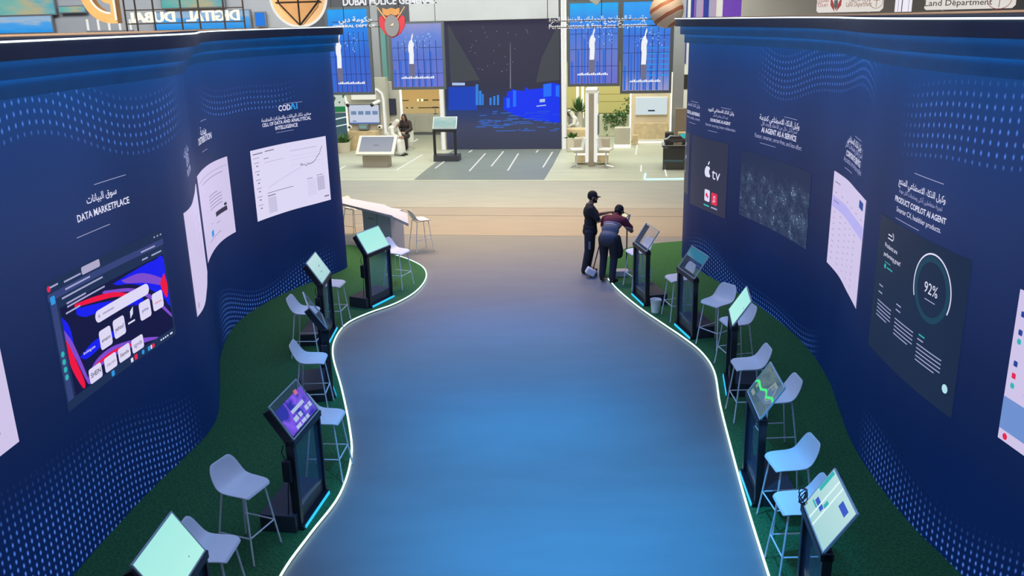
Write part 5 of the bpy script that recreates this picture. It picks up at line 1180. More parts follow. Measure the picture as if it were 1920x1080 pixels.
# signs with writing above the right block
w = 26.0
def rsign(label, x0, x1, y1, lines, emblem, grp=None):
    ua, zb = P(x0, y1, w); ub = P(x1, y1, w)[0]; c = (ua+ub)/2; Wd = ub-ua
    t = hthing('sign_board', label, 'sign', c, w, zb)
    MB().vprism([(-Wd/2,0.05),(-Wd/2+.05,0),(Wd/2-.08,0),(Wd/2,0.08),(Wd/2,0.95),(-Wd/2,0.95)], 0.0, 0.12).build('board', emis('sign_board_white', (0.74,0.70,0.66), 1.0), t)
    for txt, px, py, wd, hh, mt in lines:
        u, z = P(px, py, w); flat_text(txt, wd, mt, t, 'lettering', (u-c, -0.01, z-zb), 0.008, height=hh)
    for sx in (-.3, .3): MB().bb(sx*Wd-.03, sx*Wd+.03, 0.03, 0.09, -(zb-5.12), 0.0).build('stand_leg', M_grey, t)
    emblem(t, c, zb)
M_signink = pbr('sign_ink', (0.10,0.10,0.11), 0.5); M_signred = pbr('sign_red', (0.60,0.06,0.08), 0.5); M_signtan = pbr('sign_tan', (0.48,0.30,0.22), 0.5)
def em1(t, c, zb):
    u, z = P(1566, 22, w); u -= c; z -= zb
    polys('emblem_wings', [[(u-.02,z+.0),(u-.14,z+.16),(u-.15,z+.42),(u-.06,z+.22)],[(u+.02,z+.0),(u+.14,z+.16),(u+.15,z+.42),(u+.06,z+.22)]], -0.01, M_signred, t)
    polys('emblem_body', [[(u-.05,z+.14),(u,z+.04),(u+.05,z+.14),(u+.05,z+.3),(u-.05,z+.3)]], -0.014, pbr('sign_slate', (0.12,0.2,0.28), 0.5), t)
    u, z = P(1643, 3, w); m = MB(); m.tube([(u-c+.17*math.cos(i*PI/12), -0.012, z-zb+.17*math.sin(i*PI/12)) for i in range(24)], .007, 6, True); m.build('emblem_ring', M_signtan, t); 
    polys('emblem_palm', [[(u-c-.008,z-zb-.13),(u-c+.008,z-zb-.13),(u-c+.03,z-zb+.12),(u-c+.01,z-zb+.12)],[(u-c-.08,z-zb+.03),(u-c+.1,z-zb+.03),(u-c,z-zb+.1)]], -0.01, M_signtan, t)
def em2(t, c, zb):
    u, z = P(1874, -1, w); m = MB(); m.tube([(u-c+.30*math.cos(i*PI/14), -0.012, z-zb+.24*math.sin(i*PI/14)) for i in range(28)], .008, 6, True); m.build('emblem_ring', M_signred, t)
    polys('emblem_palm', [[(u-c-.01,z-zb-.2),(u-c+.01,z-zb-.2),(u-c+.03,z-zb+.15),(u-c+.01,z-zb+.15)],[(u-c-.12,z-zb+.02),(u-c+.14,z-zb+.02),(u-c,z-zb+.12)]], -0.01, M_signtan, t)
rsign('white sign with a red winged emblem above the right cornice, the left of two', 1532, 1655, 24, [('Land Department', 1610, 12, 0.66, 0.13, M_signtan), (arabic('دائرة الأراضي'), 1612, 2, 0.55, 0.14, M_signtan), (arabic('القضائي'), 1543, 4, 0.30, 0.12, M_signred), ('COURT', 1543, 13, 0.26, 0.08, M_signred)], em1)
rsign('white sign reading Land Department above the right cornice, the right of two', 1735, 1903, 19, [('Land Department', 1796, 10, 1.70, 0.16, M_signink), (arabic('دائرة الأراضي والأملاك'), 1796, -3, 1.3, 0.15, M_signink)], em2)
t = hthing('tube_light_cluster', 'bundle of upright white tube lights between the two white signs', 'light', P(1694,10,30)[0], 30.0, 5.0); c = P(1694,10,30)[0]
for i, px in enumerate((1681,1688,1695,1701,1707)):
    u = P(px,10,30)[0]-c; MB().cyl((u, 0.03*(i % 2), 0.1), (u, 0.03*(i % 2), 1.3), 0.045, n=10).build('tube_light', emis('tube_white', (0.85,0.82,0.92), 1.0), t)
MB().bb(-.35,.3,-.05,.1,-4.98,0.1).build('base', M_grey, t)

# ---- left: signs standing on the left block and the hall behind it
w = 18.4
uA, zA = P(455,40,w); uB = P(240,40,w)[0]; c = (uA+uB)/2
M_neon = emis('sign_letter_white', (0.90,0.88,0.78), 1.1)
t = hthing('lettering_sign', 'back of a white lettering sign DIGITAL DUBAI on a black rack, above the left cornice', 'sign', c, w, zA)
hl = P(350,17,w)[1]-P(350,38,w)[1]
flat_text('DIGITAL', 1.18, M_neon, t, 'letters', (0.62,0.0,0.03), 0.02, mirror=True, height=hl*0.95, thick=0.06)
flat_text('DUBAI', 0.98, M_neon, t, 'letters', (-0.72,0.0,0.03), 0.02, mirror=True, height=hl*0.95, thick=0.06)
hl2 = 0.34
m = MB(); X0, X1 = uB-c-0.03, uA-c+0.05
for z in (0.0, hl2*0.82): m.bb(X0, X1, -0.04, -0.01, z-0.012, z+0.012)
for x in (X0, X0+.25, X0+.65, -.05, .35, .9, X1): m.bb(x-.012, x+.012, -0.04, -0.01, -0.25, hl2+0.35)
m.build('rack', M_dark, t, smooth=False)
uD, zD = P(216,42,w); t = hthing('letter_d_emblem', 'bronze curved emblem with a white glowing outline beside the lettering sign', 'sign', uD, w, zD-0.02)
def arcpts(cx, cz, r, a0, a1, n=20): return [(cx+r*math.cos(math.radians(a0+(a1-a0)*i/n)), cz+r*math.sin(math.radians(a0+(a1-a0)*i/n))) for i in range(n+1)]
o_ = arcpts(0, 0.66, 0.66, 180, 270); i_ = arcpts(0, 0.66, 0.44, 270, 180)
MB().vprism(o_+i_, -0.1, 0.08).build('curve', M_gold, t)
MB().vprism([(0.0,0.0),(0.12,0.0),(0.12,1.2),(0.0,1.2)], -0.1, 0.08).build('stem', M_gold, t)
MB().tube([(x, -0.11, z) for x, z in arcpts(0, 0.66, 0.45, 182, 268)], 0.022, 8).build('glow_outline', M_neon, t); MB().tube([(0.10,-0.11,0.06),(0.10,-0.11,1.2)], 0.022, 8).build('glow_outline', M_neon, t)
MB().vprism(arcpts(0.0,0.70,0.30,190,268)+arcpts(0.0,0.70,0.18,268,190), -0.08, 0.06).build('inner_curve', M_gold, t)
MB().tube([(x, -0.09, z) for x, z in arcpts(0, 0.70, 0.19, 192, 268)], 0.016, 8).build('glow_outline', M_neon, t)
w = 18.9; uD, zD = P(565,46,w); t = hthing('round_emblem', 'big bronze disc with a dark faceted diamond on the end of the left block', 'sign', uD, w, 5.125)
r_ = 0.62
MB().cyl((0,-.05,r_),(0,.06,r_),r_,n=48).build('disc', M_goldl, t)
MB().tube([(r_*1.0*math.cos(i*PI/24), -0.05, r_+r_*1.0*math.sin(i*PI/24)) for i in range(48)], 0.025, 8, True).build('rim', M_whled, t)
MB().vprism([(-.48,.62),(.48,.62),(.42,.40),(.08,.06),(0,.02),(-.08,.06),(-.42,.40)], -.075, -.05).build('diamond', M_gold, t)
m = MB()
for a, b in (((-.5,.5),(.5,.5)),((-.44,.5),(0,.03)),((.44,.5),(0,.03)),((0,.03),(0,1.0)),((-.44,.5),(-.44,1.0)),((.44,.5),(.44,1.0))): m.cyl((a[0],-.085,a[1]),(b[0],-.085,b[1]),.016,n=6)
m.build('facet_bars', M_dark, t)

# hall behind the left block
hbox('hall_back_panel', 'plain grey partition of another stand beyond the left block', 'partition', -24, -12.6, 33.0, 33.3, 0.012, 6.8, M_grey)
w = 32.8
def bscreen(label, x0, x1, y0, y1, mat, skew=0):
    a, b = P(x0,y0,w), P(x1,y1,w); c = (a[0]+b[0])/2; t = hthing('wall_screen', label, 'screen', c, w, b[1]); W2 = (b[0]-a[0])/2; H2 = a[1]-b[1]
    MB().bb(-W2-.04, W2+.04, 0, .1, -.04, H2+.04).build('frame', M_greyd, t); panel('picture', -W2, W2, 0, H2, -.012, mat, t)
M_sky = vgrad('screen_cloud_sky', [(0,(0.02,0.30,0.80)),(0.5,(0.08,0.36,0.78)),(0.75,(0.35,0.48,0.62)),(1,(0.25,0.45,0.70))], noise=0.9)
M_iri = vgrad('screen_iridescent', [(0,(0.10,0.42,0.40)),(0.4,(0.25,0.45,0.38)),(0.65,(0.45,0.42,0.25)),(1,(0.08,0.40,0.50))], axis=0, noise=0.9)
bscreen('iridescent wall screen in the top left corner', -30, 104, -20, 26, M_iri)
bscreen('sky blue cloud screen under the iridescent one, far left', -30, 100, 33, 60, M_sky)
bscreen('thin iridescent screen strip left of the bronze emblem', 110, 160, 13, 22, M_iri)
bscreen('iridescent screen behind the lettering sign', 300, 420, -20, 12, M_iri)
bscreen('pale blue cloud screen below the lettering sign', 286, 470, 24, 52, M_sky)
bscreen('small bright blue screen beside the round emblem', 478, 498, 24, 48, emis('screen_plain_blue', (0.02,0.20,0.75), 1.0))
t = hthing('tube_light_row', 'row of short upright white tube lights behind the bronze emblem', 'light', P(205,46,31)[0], 31.0, 4.9); c = P(205,46,31)[0]
for px in (166,186,206,226,246):
    u, z = P(px,57,31); u2, z2 = P(px,36,31); MB().cyl((u-c,0,z-4.9),(u-c,0,z2-4.9),.04,n=8).build('tube_light', M_whled, t)
MB().bb(-.9,.9,-.04,.04,-4.888,P(205,57,31)[1]-4.9).build('base', M_greyd, t)
for lb, x0, x1, wv, z1, mt in (('grey pillar between the two left hanging screens', 699, 712, 39.5, 7.0, M_grey), ('teal lit pillar behind the left hanging screens', 712, 724, 41, 5.2, pbr('pillar_teal', (0.25,0.55,0.50), 0.5)), ('pale rear partition behind the cream stand wall', 640, 752, 42.5, 4.6, M_grey)):
    hbox('hall_pillar' if 'pillar' in lb else 'rear_partition', lb, 'pillar' if 'pillar' in lb else 'partition', P(x0,100,wv)[0], P(x1,100,wv)[0], wv, wv+0.3, 0.012, z1, mt)
struct(hbox('wall_back', None, None, -40, 40, 52.0, 52.4, 0.0, 12.0, M_grey))

# ---- lettering, crest and ball hung in the hall
w = 24.0
def hang(name, label, cat, u, z, zt=8.0):
    t = hthing(name, label, cat, u, w, z); return t
u0, zA = P(1025,30,w); u1 = P(1225,30,w)[0]; c = (u0+u1)/2
t = hang('hanging_lettering', 'white hanging letters in Arabic and English on two thin black bars, right of centre', 'sign', c, 4.85)
zb1, zb2 = P(1120,38,w)[1]-4.85, P(1120,50,w)[1]-4.85
flat_text(arabic('مؤسسة الموانئ والجمارك والمنطقة الحرة').replace('ؤ','\uFE86'), (u1-u0)*0.92, M_bwhite, t, 'letters', (-0.05,-.02,zb1-.02), 0.01, height=0.13, thick=0.02)
flat_text('Ports, Customs & Free Zone Corporation', (u1-u0)*0.92, M_bwhite, t, 'letters', (-0.05,-.02,zb2-.03), 0.01, height=0.12, thick=0.02)
for z in (zb1, zb2): MB().cyl((u0-c,-0.03,z),(u1-c+.1,-0.03,z),.012,n=6).build('bar', M_dark, t)
for x in (u0-c+.02, 0.05): MB().cyl((x,.03,zb2),(x,.03,2.4),.010,n=6).build('wire', M_dark, t)
u, z = P(1250,20,w); t = hang('striped_ball', 'hanging ball with swirling blue, white and brown stripes', 'ball', u, z)
m_, nt, b_ = _nt('ball_stripes'); wv = nt.nodes.new('ShaderNodeTexWave'); wv.inputs['Scale'].default_value = 1.15; wv.inputs['Distortion'].default_value = 1.6; wv.bands_direction = 'Z'
tcn = nt.nodes.new('ShaderNodeTexCoord'); mpn = nt.nodes.new('ShaderNodeMapping'); mpn.inputs['Rotation'].default_value = (0.2, 0.5, 0); nt.links.new(tcn.outputs['Object'], mpn.inputs[0]); nt.links.new(mpn.outputs[0], wv.inputs['Vector'])
rpn = nt.nodes.new('ShaderNodeValToRGB'); rpn.color_ramp.interpolation = 'CONSTANT'
for e, (p_, c_) in zip((rpn.color_ramp.elements[0], rpn.color_ramp.elements[1], rpn.color_ramp.elements.new(.5), rpn.color_ramp.elements.new(.75)), ((0,(.50,.46,.42)),(.3,(.05,.09,.20)),(.5,(.52,.48,.44)),(.75,(.30,.12,.07)))): e.position = p_; e.color = (*c_, 1)
nt.links.new(wv.outputs['Fac'], rpn.inputs[0]); nt.links.new(rpn.outputs[0], b_.inputs['Base Color'])
MB().ell((0,0,0),(.43,.43,.43),32,20).build('ball', m_, t); MB().cyl((0,0,.4),(0,0,2.4),.01,n=6).build('wire', M_dark, t)
u, z = P(735,44,w); t = hang('hanging_crest', 'hanging red and slate shield crest with golden wings on top', 'emblem', u, z)
MB().vprism([(-.36,.12),(-.34,-.08),(-.2,-.28),(0,-.38),(.2,-.28),(.34,-.08),(.36,.12),(.30,.20),(-.30,.20)], 0, .05).build('shield', pbr('crest_red', (0.62,0.05,0.11), 0.4), t)
MB().vprism([(.20*math.cos(i*PI/10), -.06+.28*math.sin(i*PI/10)) for i in range(20)], -.03, 0).build('inner_shield', pbr('crest_slate', (0.24,0.32,0.44), 0.4), t)
MB().vprism([(-.22,.24),(-.10,.20),(0,.24),(.10,.20),(.22,.24),(.24,.40),(.12,.36),(0,.40),(-.12,.36),(-.24,.40)], -.04, .03).build('wings', M_gold, t)
for sx in (-1, 1): MB().cyl((sx*.38,-.02,.42),(sx*.16,-.02,.12),.018,n=6).build('staff', M_goldl, t)
MB().vprism([(-.05,-.06),(.04,-.06),(.05,.02),(.02,.0)], -.04, -.03).build('white_mark', M_whitep, t)
MB().cyl((0.2,0.02,.2),(.2,.02,2.4),.01,n=6).build('wire', M_dark, t)
u0, _ = P(640,6,w); u1 = P(818,6,w)[0]; c = (u0+u1)/2; zz = P(730,8,w)[1]
t = hang('hanging_lettering', 'row of white hanging letters cut off by the top edge, left of centre', 'sign', c, zz)
flat_text('DUBAI POLICE GENERAL', (u1-u0)*0.97, M_bwhite, t, 'letters', (0,0,0.0), 0.02, height=0.20, thick=0.03)
MB().cyl((u0-c,.05,0.01),(u1-c,.05,0.01),.014,n=6).build('bar', M_dark, t)
for x in (-.9,.9): MB().cyl((x,.05,0),(x,.05,2.2),.01,n=6).build('wire', M_dark, t)
u0, z1 = P(622,52,w); u1 = P(706,52,w)[0]; c = (u0+u1)/2
t = hang('hanging_lettering', 'small white hanging letters beside the red shield crest', 'sign', c, z1)
flat_text('GENERAL DEPT OF', (u1-u0)*0.95, M_bwhite, t, 'letters', (0,0,0), 0.02, height=0.07, thick=0.02)
flat_text(arabic('حكومة دبي'), (u1-u0)*0.75, M_bwhite, t, 'letters', (0.05,0,.14), 0.01, height=0.13, thick=0.02)
for z in (0.0, .14): MB().cyl((u0-c,.03,z),(u1-c+.3,.03,z),.010,n=6).build('bar', M_dark, t)
MB().cyl((u0-c+.35,.03,0),(u0-c+.35,.03,2.4),.01,n=6).build('wire', M_dark, t)
u, z = P(1115,3,29); t = hthing('projector_box', 'small pale box hung in front of the blue screen right of centre', 'lamp', u, 29.0, z)
MB().box((0,0,0.06),(.34,.3,.22),(0,.6,0)).build('housing', pbr('projector_grey', (0.55,0.58,0.52), 0.5), t, bevel=0.01); MB().cyl((0,0,.12),(0,0,2.0),.02,n=8).build('pole', M_dark, t)

# ================================================================== people
M_skin = pbr('skin_tan', (0.36, 0.20, 0.13), 0.5, noise=0.06, scale=14)
M_skin2 = pbr('skin_brown', (0.26, 0.14, 0.09), 0.5, noise=0.06, scale=14)
M_hair = pbr('hair_black', (0.008, 0.007, 0.007), 0.6, noise=0.3, scale=60)
M_cloth = pbr('cloth_black', (0.012, 0.013, 0.016), 0.85, noise=0.25, scale=25, bump=0.2)
M_cloth2 = pbr('cloth_charcoal', (0.022, 0.024, 0.034), 0.85, noise=0.25, scale=25, bump=0.2)
M_thobe = pbr('cloth_white_robe', (0.74, 0.73, 0.68), 0.8, noise=0.04, scale=8, bump=0.15)
M_abaya = pbr('cloth_black_robe', (0.030, 0.020, 0.022), 0.8, noise=0.2, scale=12, bump=0.2)
M_shoe = pbr('shoe_black', (0.010, 0.010, 0.012), 0.5)
M_eye = pbr('eye_dark', (0.02, 0.015, 0.012), 0.2)
def blob(name, caps, mat, parent, voxel=0.012, smooth=4):
    m = MB()
    for c in caps:
        if c[0] == 'c': m.capsule(c[1], c[2], c[3], c[4], 14, 5)
        else: m.ell(c[1], c[2], 16, 10, c[3] if len(c) > 3 else None)
    me = bpy.data.meshes.new(name); me.from_pydata(m.v, [], m.f); o = bpy.data.objects.new(name, me); COL.objects.link(o)
    r = o.modifiers.new('r', 'REMESH'); r.mode = 'VOXEL'; r.voxel_size = voxel
    s = o.modifiers.new('s', 'SMOOTH'); s.iterations = smooth; s.factor = 0.5
    bpy.context.view_layer.update(); dg = bpy.context.evaluated_depsgraph_get()
    n = bpy.data.meshes.new_from_object(o.evaluated_get(dg), depsgraph=dg)
    bpy.data.objects.remove(o); bpy.data.meshes.remove(me); n.name = name
    n.materials.clear(); n.materials.append(mat); n.polygons.foreach_set('use_smooth', [True]*len(n.polygons))
    ob = bpy.data.objects.new(name, n); COL.objects.link(ob); ob.parent = parent
    return ob
def V(*a): return Vector(a)
def hand(wrist, d, palm, thumb_side, curl=0.5):
    """palm, four bent fingers and a thumb leaving the side of the palm"""
    w = Vector(wrist); d = Vector(d).normalized(); n = Vector(palm); n = (n - d*n.dot(d)).normalized(); s = d.cross(n)*thumb_side; out = []
    out += [('c', w, 0.026, w+d*0.05, 0.028)]
    for k in (-1.5, -0.5, 0.5, 1.5): out.append(('c', w+d*0.015+s*k*0.009, 0.017, w+d*0.085+s*k*0.018, 0.013))
    for k, L in ((1.5,0.068),(0.5,0.078),(-0.5,0.072),(-1.5,0.056)):
        a = w+d*0.088+s*k*0.019; e = (d*math.cos(curl)+n*math.sin(curl)); b = a+e*L*0.52; f = (d*math.cos(curl*2.1)+n*math.sin(curl*2.1))
        out += [('c', a, 0.0105, b, 0.0095), ('c', b, 0.0095, b+f*L*0.48, 0.008)]
    a = w+d*0.025+s*0.03; b = a+(d*0.55+s*0.75+n*0.3).normalized()*0.042
    out += [('c', a, 0.014, b, 0.012), ('c', b, 0.012, b+(d*0.9+s*0.1+n*0.35).normalized()*0.034, 0.0095)]
    return out
def head_caps(c, fwd, up):
    """skull, jaw, nose, ears, brow, lips"""
    c = Vector(c); f = Vector(fwd).normalized(); u = Vector(up); u = (u-f*u.dot(f)).normalized(); r = f.cross(u)
    R = Matrix((r, f, u)).transposed().to_euler()
    e = lambda a, b, d, rad: ('e', c+r*a+f*b+u*d, rad, R)
    return [e(0,-.012,.03,(.074,.092,.088)), e(0,.022,-.045,(.058,.066,.068)), e(0,.045,-.088,(.036,.034,.026)), e(0,.060,.022,(.052,.030,.018)),
            ('c', c+f*.082+u*.012, .011, c+f*.103-u*.026, .015), e(.078,-.005,-.012,(.012,.022,.032)), e(-.078,-.005,-.012,(.012,.022,.032)),
            e(0,.082,-.060,(.026,.012,.009)), e(0,.080,-.072,(.022,.011,.009)), e(.036,.055,-.022,(.02,.02,.018)), e(-.036,.055,-.022,(.02,.02,.018))], (r, f, u, R)
def eyes(parent, c, fr):
    r, f, u, R = fr
    for sx in (-1, 1): MB().ell(Vector(c)+r*sx*.031+f*.081-u*.001, (.012,.010,.009), 10, 6, R).build('eye', M_eye, parent)
def cap_hat(parent, c, fr, mat):
    r, f, u, R = fr; c = Vector(c)
    m = MB(); k = 0; nu, nv = 20, 7
    for i in range(nv+1):
        ph = (PI/2)*i/nv
        for j in range(nu):
            t = 2*PI*j/nu; rad = math.cos(ph)**0.75 if i < nv else 0.001
            m.v.append(tuple(c + u*(.032+.105*math.sin(ph)) + r*.090*rad*math.cos(t) + f*(-.012+.104*rad*math.sin(t))))
    for i in range(nv):
        for j in range(nu): j2 = (j+1) % nu; m.f.append((i*nu+j, i*nu+j2, (i+1)*nu+j2, (i+1)*nu+j))
    hat = m.build('cap', mat, parent)
    m = MB(); n = 10
    for o in (0.0, -0.006):
        for i in range(n+1):
            a = -0.95+1.9*i/n
            m.v.append(tuple(c + u*(.040+o) + r*.088*math.sin(a) + f*(-.012+.102*math.cos(a))))
            m.v.append(tuple(c + u*(.026+o-.012*abs(math.sin(a))) + r*.082*math.sin(a) + f*(-.012+.10*math.cos(a)+.078*max(0,math.cos(a*1.3)))))
    N = 2*(n+1)
    for i in range(n): m.f.append((2*i,2*i+1,2*i+3,2*i+2)); m.f.append((N+2*i,N+2*i+2,N+2*i+3,N+2*i+1)); m.f.append((2*i+1,N+2*i+1,N+2*i+3,2*i+3))
    m.build('cap_peak', mat, hat)
    MB().ell(c+u*.137-f*.012, (.009,.009,.006), 8, 5).build('cap_button', mat, hat)
def shoe(parent, heel, d):
    heel = Vector(heel); d = Vector(d).normalized(); s = Vector((-d.y, d.x, 0))
    blob('shoe', [('c', heel+V(0,0,.045), .042, heel+d*.10+V(0,0,.042), .044), ('c', heel+d*.10+V(0,0,.036), .042, heel+d*.19+V(0,0,.030), .032), ('c', heel+V(0,0,.06), .045, heel+V(0,0,.11), .045)], M_shoe, parent, 0.010)

# ---- man in black, standing in profile, both arms stretched forward
t = thing('person', 'standing man in black cap, black T-shirt and black trousers, arms stretched forward', 'person', (1.66, 17.92, 0.004), math.radians(-90), 'two men at the far right kiosk')
hc = V(0, .055, 1.615); hcaps, fr = head_caps(hc, (0.06,1,-.12), (0,.1,1))
legs = [('c',(-.085,.02,.90),.086,(-.10,.035,.50),.060),('c',(-.10,.035,.50),.058,(-.10,-.03,.10),.040),('c',(.085,-.02,.90),.086,(.10,-.05,.50),.060),('c',(.10,-.05,.50),.058,(.10,-.13,.10),.040)]
torso = [('e',(0,0,.98),(.165,.115,.13)),('e',(0,.01,1.12),(.155,.115,.16)),('e',(0,-.005,1.30),(.175,.120,.17)),('c',(-.12,-.01,1.41),.06,(.12,-.01,1.41),.06),('c',(0,.0,1.42),.062,(0,.03,1.53),.055)]
armR = [('c',(.185,0,1.40),.062,(.235,.14,1.17),.047),('c',(.235,.14,1.17),.045,(.17,.40,1.20),.030)]
armL = [('c',(-.185,0,1.40),.062,(-.215,.16,1.20),.047),('c',(-.215,.16,1.20),.045,(-.13,.42,1.265),.030)]
hands = hand((.165,.415,1.20),(-.2,.95,.05),(-.9,-.1,-.3),-1,.55) + hand((-.125,.435,1.267),(.2,.95,.0),(.6,0,-.7),1,.55)
feet = [('c',(-.10,-.03,.09),.04,(-.10,.12,.04),.03),('c',(.10,-.13,.09),.04,(.10,.02,.04),.03)]
body = blob('body', legs+torso+armR+armL+hands+hcaps+feet, M_skin, t, 0.009, 2)
eyes(body, hc, fr)
blob('beard', [('e',hc+V(0,.035,-.075),(.060,.060,.040),fr[3]),('e',hc+V(0,.062,-.098),(.036,.032,.026),fr[3]),('e',hc+V(.05,.02,-.05),(.022,.03,.045),fr[3]),('e',hc+V(-.05,.02,-.05),(.022,.03,.045),fr[3])], M_hair, t, 0.008, 2)
blob('hair', [('e',hc+V(0,-.03,.015),(.082,.085,.075),fr[3])], M_hair, t, 0.010, 2)
cap_hat(t, hc, fr, M_cloth)
blob('tshirt', [('e',(0,0,.90),(.200,.160,.14)),('e',(0,0,.98),(.192,.150,.13)),('e',(0,.012,1.10),(.178,.138,.17)),('e',(0,-.005,1.30),(.196,.142,.175)),('c',(-.13,-.01,1.405),.080,(.13,-.01,1.405),.080),('c',(.185,0,1.395),.082,(.232,.12,1.215),.070),('c',(-.185,0,1.395),.082,(-.215,.135,1.235),.070)], M_cloth, t, 0.012, 9)
tr = blob('trousers', [('e',(0,-.005,.93),(.184,.14,.13)),('c',(-.095,.02,.90),.112,(-.10,.035,.50),.078),('c',(-.10,.035,.50),.078,(-.10,-.03,.10),.062),('c',(.095,-.02,.90),.112,(.10,-.05,.50),.078),('c',(.10,-.05,.50),.078,(.10,-.13,.10),.062)], M_cloth2, t, 0.012)
MB().box((.192,-.03,.64),(.008,.045,.17)).build('pocket_print', pbr('print_grey', (0.20,0.22,0.24), 0.6), tr)
shoe(t, (-.10,-.05,0), (0,1,0)); shoe(t, (.10,-.15,0), (0.15,1,0))
MB().cyl((.18,.375,1.198),(.172,.398,1.20),.040,n=16).build('watch', M_dark, t)

# ---- man in maroon, bent forward, seen from behind
t = thing('person', 'man bending forward in maroon and grey polo shirt', 'person', (1.98, 17.22, 0.03), math.radians(-28), 'two men at the far right kiosk')
t['label'] = 'man bending forward in maroon and grey polo shirt and dark trousers, back to camera'
hc = V(.03, .46, 1.345); hcaps, fr = head_caps(hc, (0.25,.82,-.55), (0,.5,.85))
torso = [('e',(0,-.03,.93),(.175,.13,.13)),('e',(0,.06,1.04),(.165,.12,.15),(-.55,0,0)),('e',(0,.20,1.16),(.185,.125,.17),(-.75,0,0)),('c',(-.13,.28,1.23),.062,(.13,.28,1.23),.062),('c',(0,.31,1.25),.062,(.02,.42,1.31),.056)]
legs = [('c',(-.09,-.04,.87),.086,(-.12,.02,.49),.062),('c',(-.12,.02,.49),.060,(-.13,-.04,.10),.042),('c',(.09,-.04,.87),.086,(.11,-.0,.49),.062),('c',(.11,-.0,.49),.060,(.12,-.13,.10),.042)]
armR = [('c',(.20,.28,1.21),.064,(.335,.36,.99),.048),('c',(.335,.36,.99),.046,(.24,.60,1.02),.031)]
armL = [('c',(-.20,.28,1.21),.064,(-.29,.42,1.00),.048),('c',(-.29,.42,1.00),.046,(-.13,.62,1.05),.031)]
hands = hand((.235,.612,1.022),(-.3,.9,.1),(-.6,.1,-.7),-1,.6) + hand((-.125,.632,1.052),(.35,.9,.05),(.5,.1,-.8),1,.6)
feet = [('c',(-.13,-.04,.09),.04,(-.13,.11,.04),.03),('c',(.12,-.13,.09),.04,(.12,.02,.04),.03)]
body = blob('body', legs+torso+armR+armL+hands+hcaps+feet, M_skin2, t, 0.009, 2); eyes(body, hc, fr)
blob('hair', [('e',hc+fr[1]*(-.03)+fr[2]*.005,(.083,.086,.080),fr[3])], M_hair, t, 0.010, 2)
cap_hat(t, hc, fr, M_cloth)
m_, nt, b_ = _nt('polo_maroon_grey'); x = NX(nt); tc = nt.nodes.new('ShaderNodeTexCoord'); sp = nt.nodes.new('ShaderNodeSeparateXYZ'); nt.links.new(tc.outputs['Object'], sp.inputs[0])
ax = x.add(x.mul(sp.outputs[1], 0.58), x.mul(sp.outputs[2], 0.81))
rp = nt.nodes.new('ShaderNodeValToRGB'); cr = rp.color_ramp; cr.interpolation = 'CONSTANT'
mr = nt.nodes.new('ShaderNodeMapRange'); mr.inputs[1].default_value = 0.7; mr.inputs[2].default_value = 1.25; nt.links.new(ax, mr.inputs[0])
st = [(0,(0.12,0.125,0.16)),(.50,(0.50,0.48,0.52)),(.53,(0.14,0.02,0.04)),(.56,(0.55,0.50,0.52)),(.59,(0.13,0.012,0.035))]
while len(cr.elements) < len(st): cr.elements.new(0.5)
for e, (p_, c_) in zip(cr.elements, st): e.position = p_; e.color = (*c_, 1)
nt.links.new(mr.outputs[0], rp.inputs[0]); nt.links.new(rp.outputs[0], b_.inputs['Base Color']); b_.inputs['Roughness'].default_value = 0.8
sh = blob('polo_shirt', [('e',(0,-.03,.95),(.192,.148,.11)),('e',(0,.06,1.04),(.186,.142,.15),(-.55,0,0)),('e',(0,.20,1.16),(.206,.145,.175),(-.75,0,0)),('c',(-.14,.28,1.225),.080,(.14,.28,1.225),.080),('c',(.20,.28,1.205),.082,(.305,.345,1.04),.070),('c',(-.20,.28,1.205),.082,(-.275,.39,1.04),.070),('c',(0,.31,1.25),.076,(.012,.365,1.28),.072)], m_, t, 0.012, 9)
blob('trousers', [('e',(0,-.035,.89),(.186,.142,.12)),('c',(-.10,-.04,.87),.116,(-.12,.02,.49),.082),('c',(-.12,.02,.49),.080,(-.13,-.04,.10),.066),('c',(.10,-.04,.87),.116,(.11,-.0,.49),.082),('c',(.11,-.0,.49),.080,(.12,-.13,.10),.066)], M_cloth2, t, 0.012)
blob('waist_apron', [('e',(.0,-.05,.87),(.198,.155,.15))], pbr('apron_slate', (0.05,0.052,0.065), 0.8, noise=0.2, scale=20), t, 0.012)
blob('hanging_jacket', [('c',(.17,.02,.90),.07,(.20,.05,.62),.085),('c',(.20,.05,.62),.085,(.20,.05,.54),.07)], M_cloth, t, 0.012)
shoe(t, (-.13,-.06,-.01), (-.1,1,0)); shoe(t, (.12,-.15,-.01), (.2,1,0))
# long-handled dustpan leaning between the men
t = thing('dustpan', 'long-handled dustpan with a white pan standing between the two men', 'dustpan', (1.80, 17.55, 0.03))
MB().cyl((-.12,0,.10),(.10,.05,.95),.012,n=8).build('handle', M_dark, t); MB().box((-.16,0,.10),(.20,.16,.14),(0,.5,0)).build('pan', M_whitep, t, bevel=0.02)
MB().box((-.10,.02,.045),(.16,.14,.09)).build('scoop', pbr('dustpan_blue', (0.03,0.10,0.25), 0.5), t, bevel=0.015)
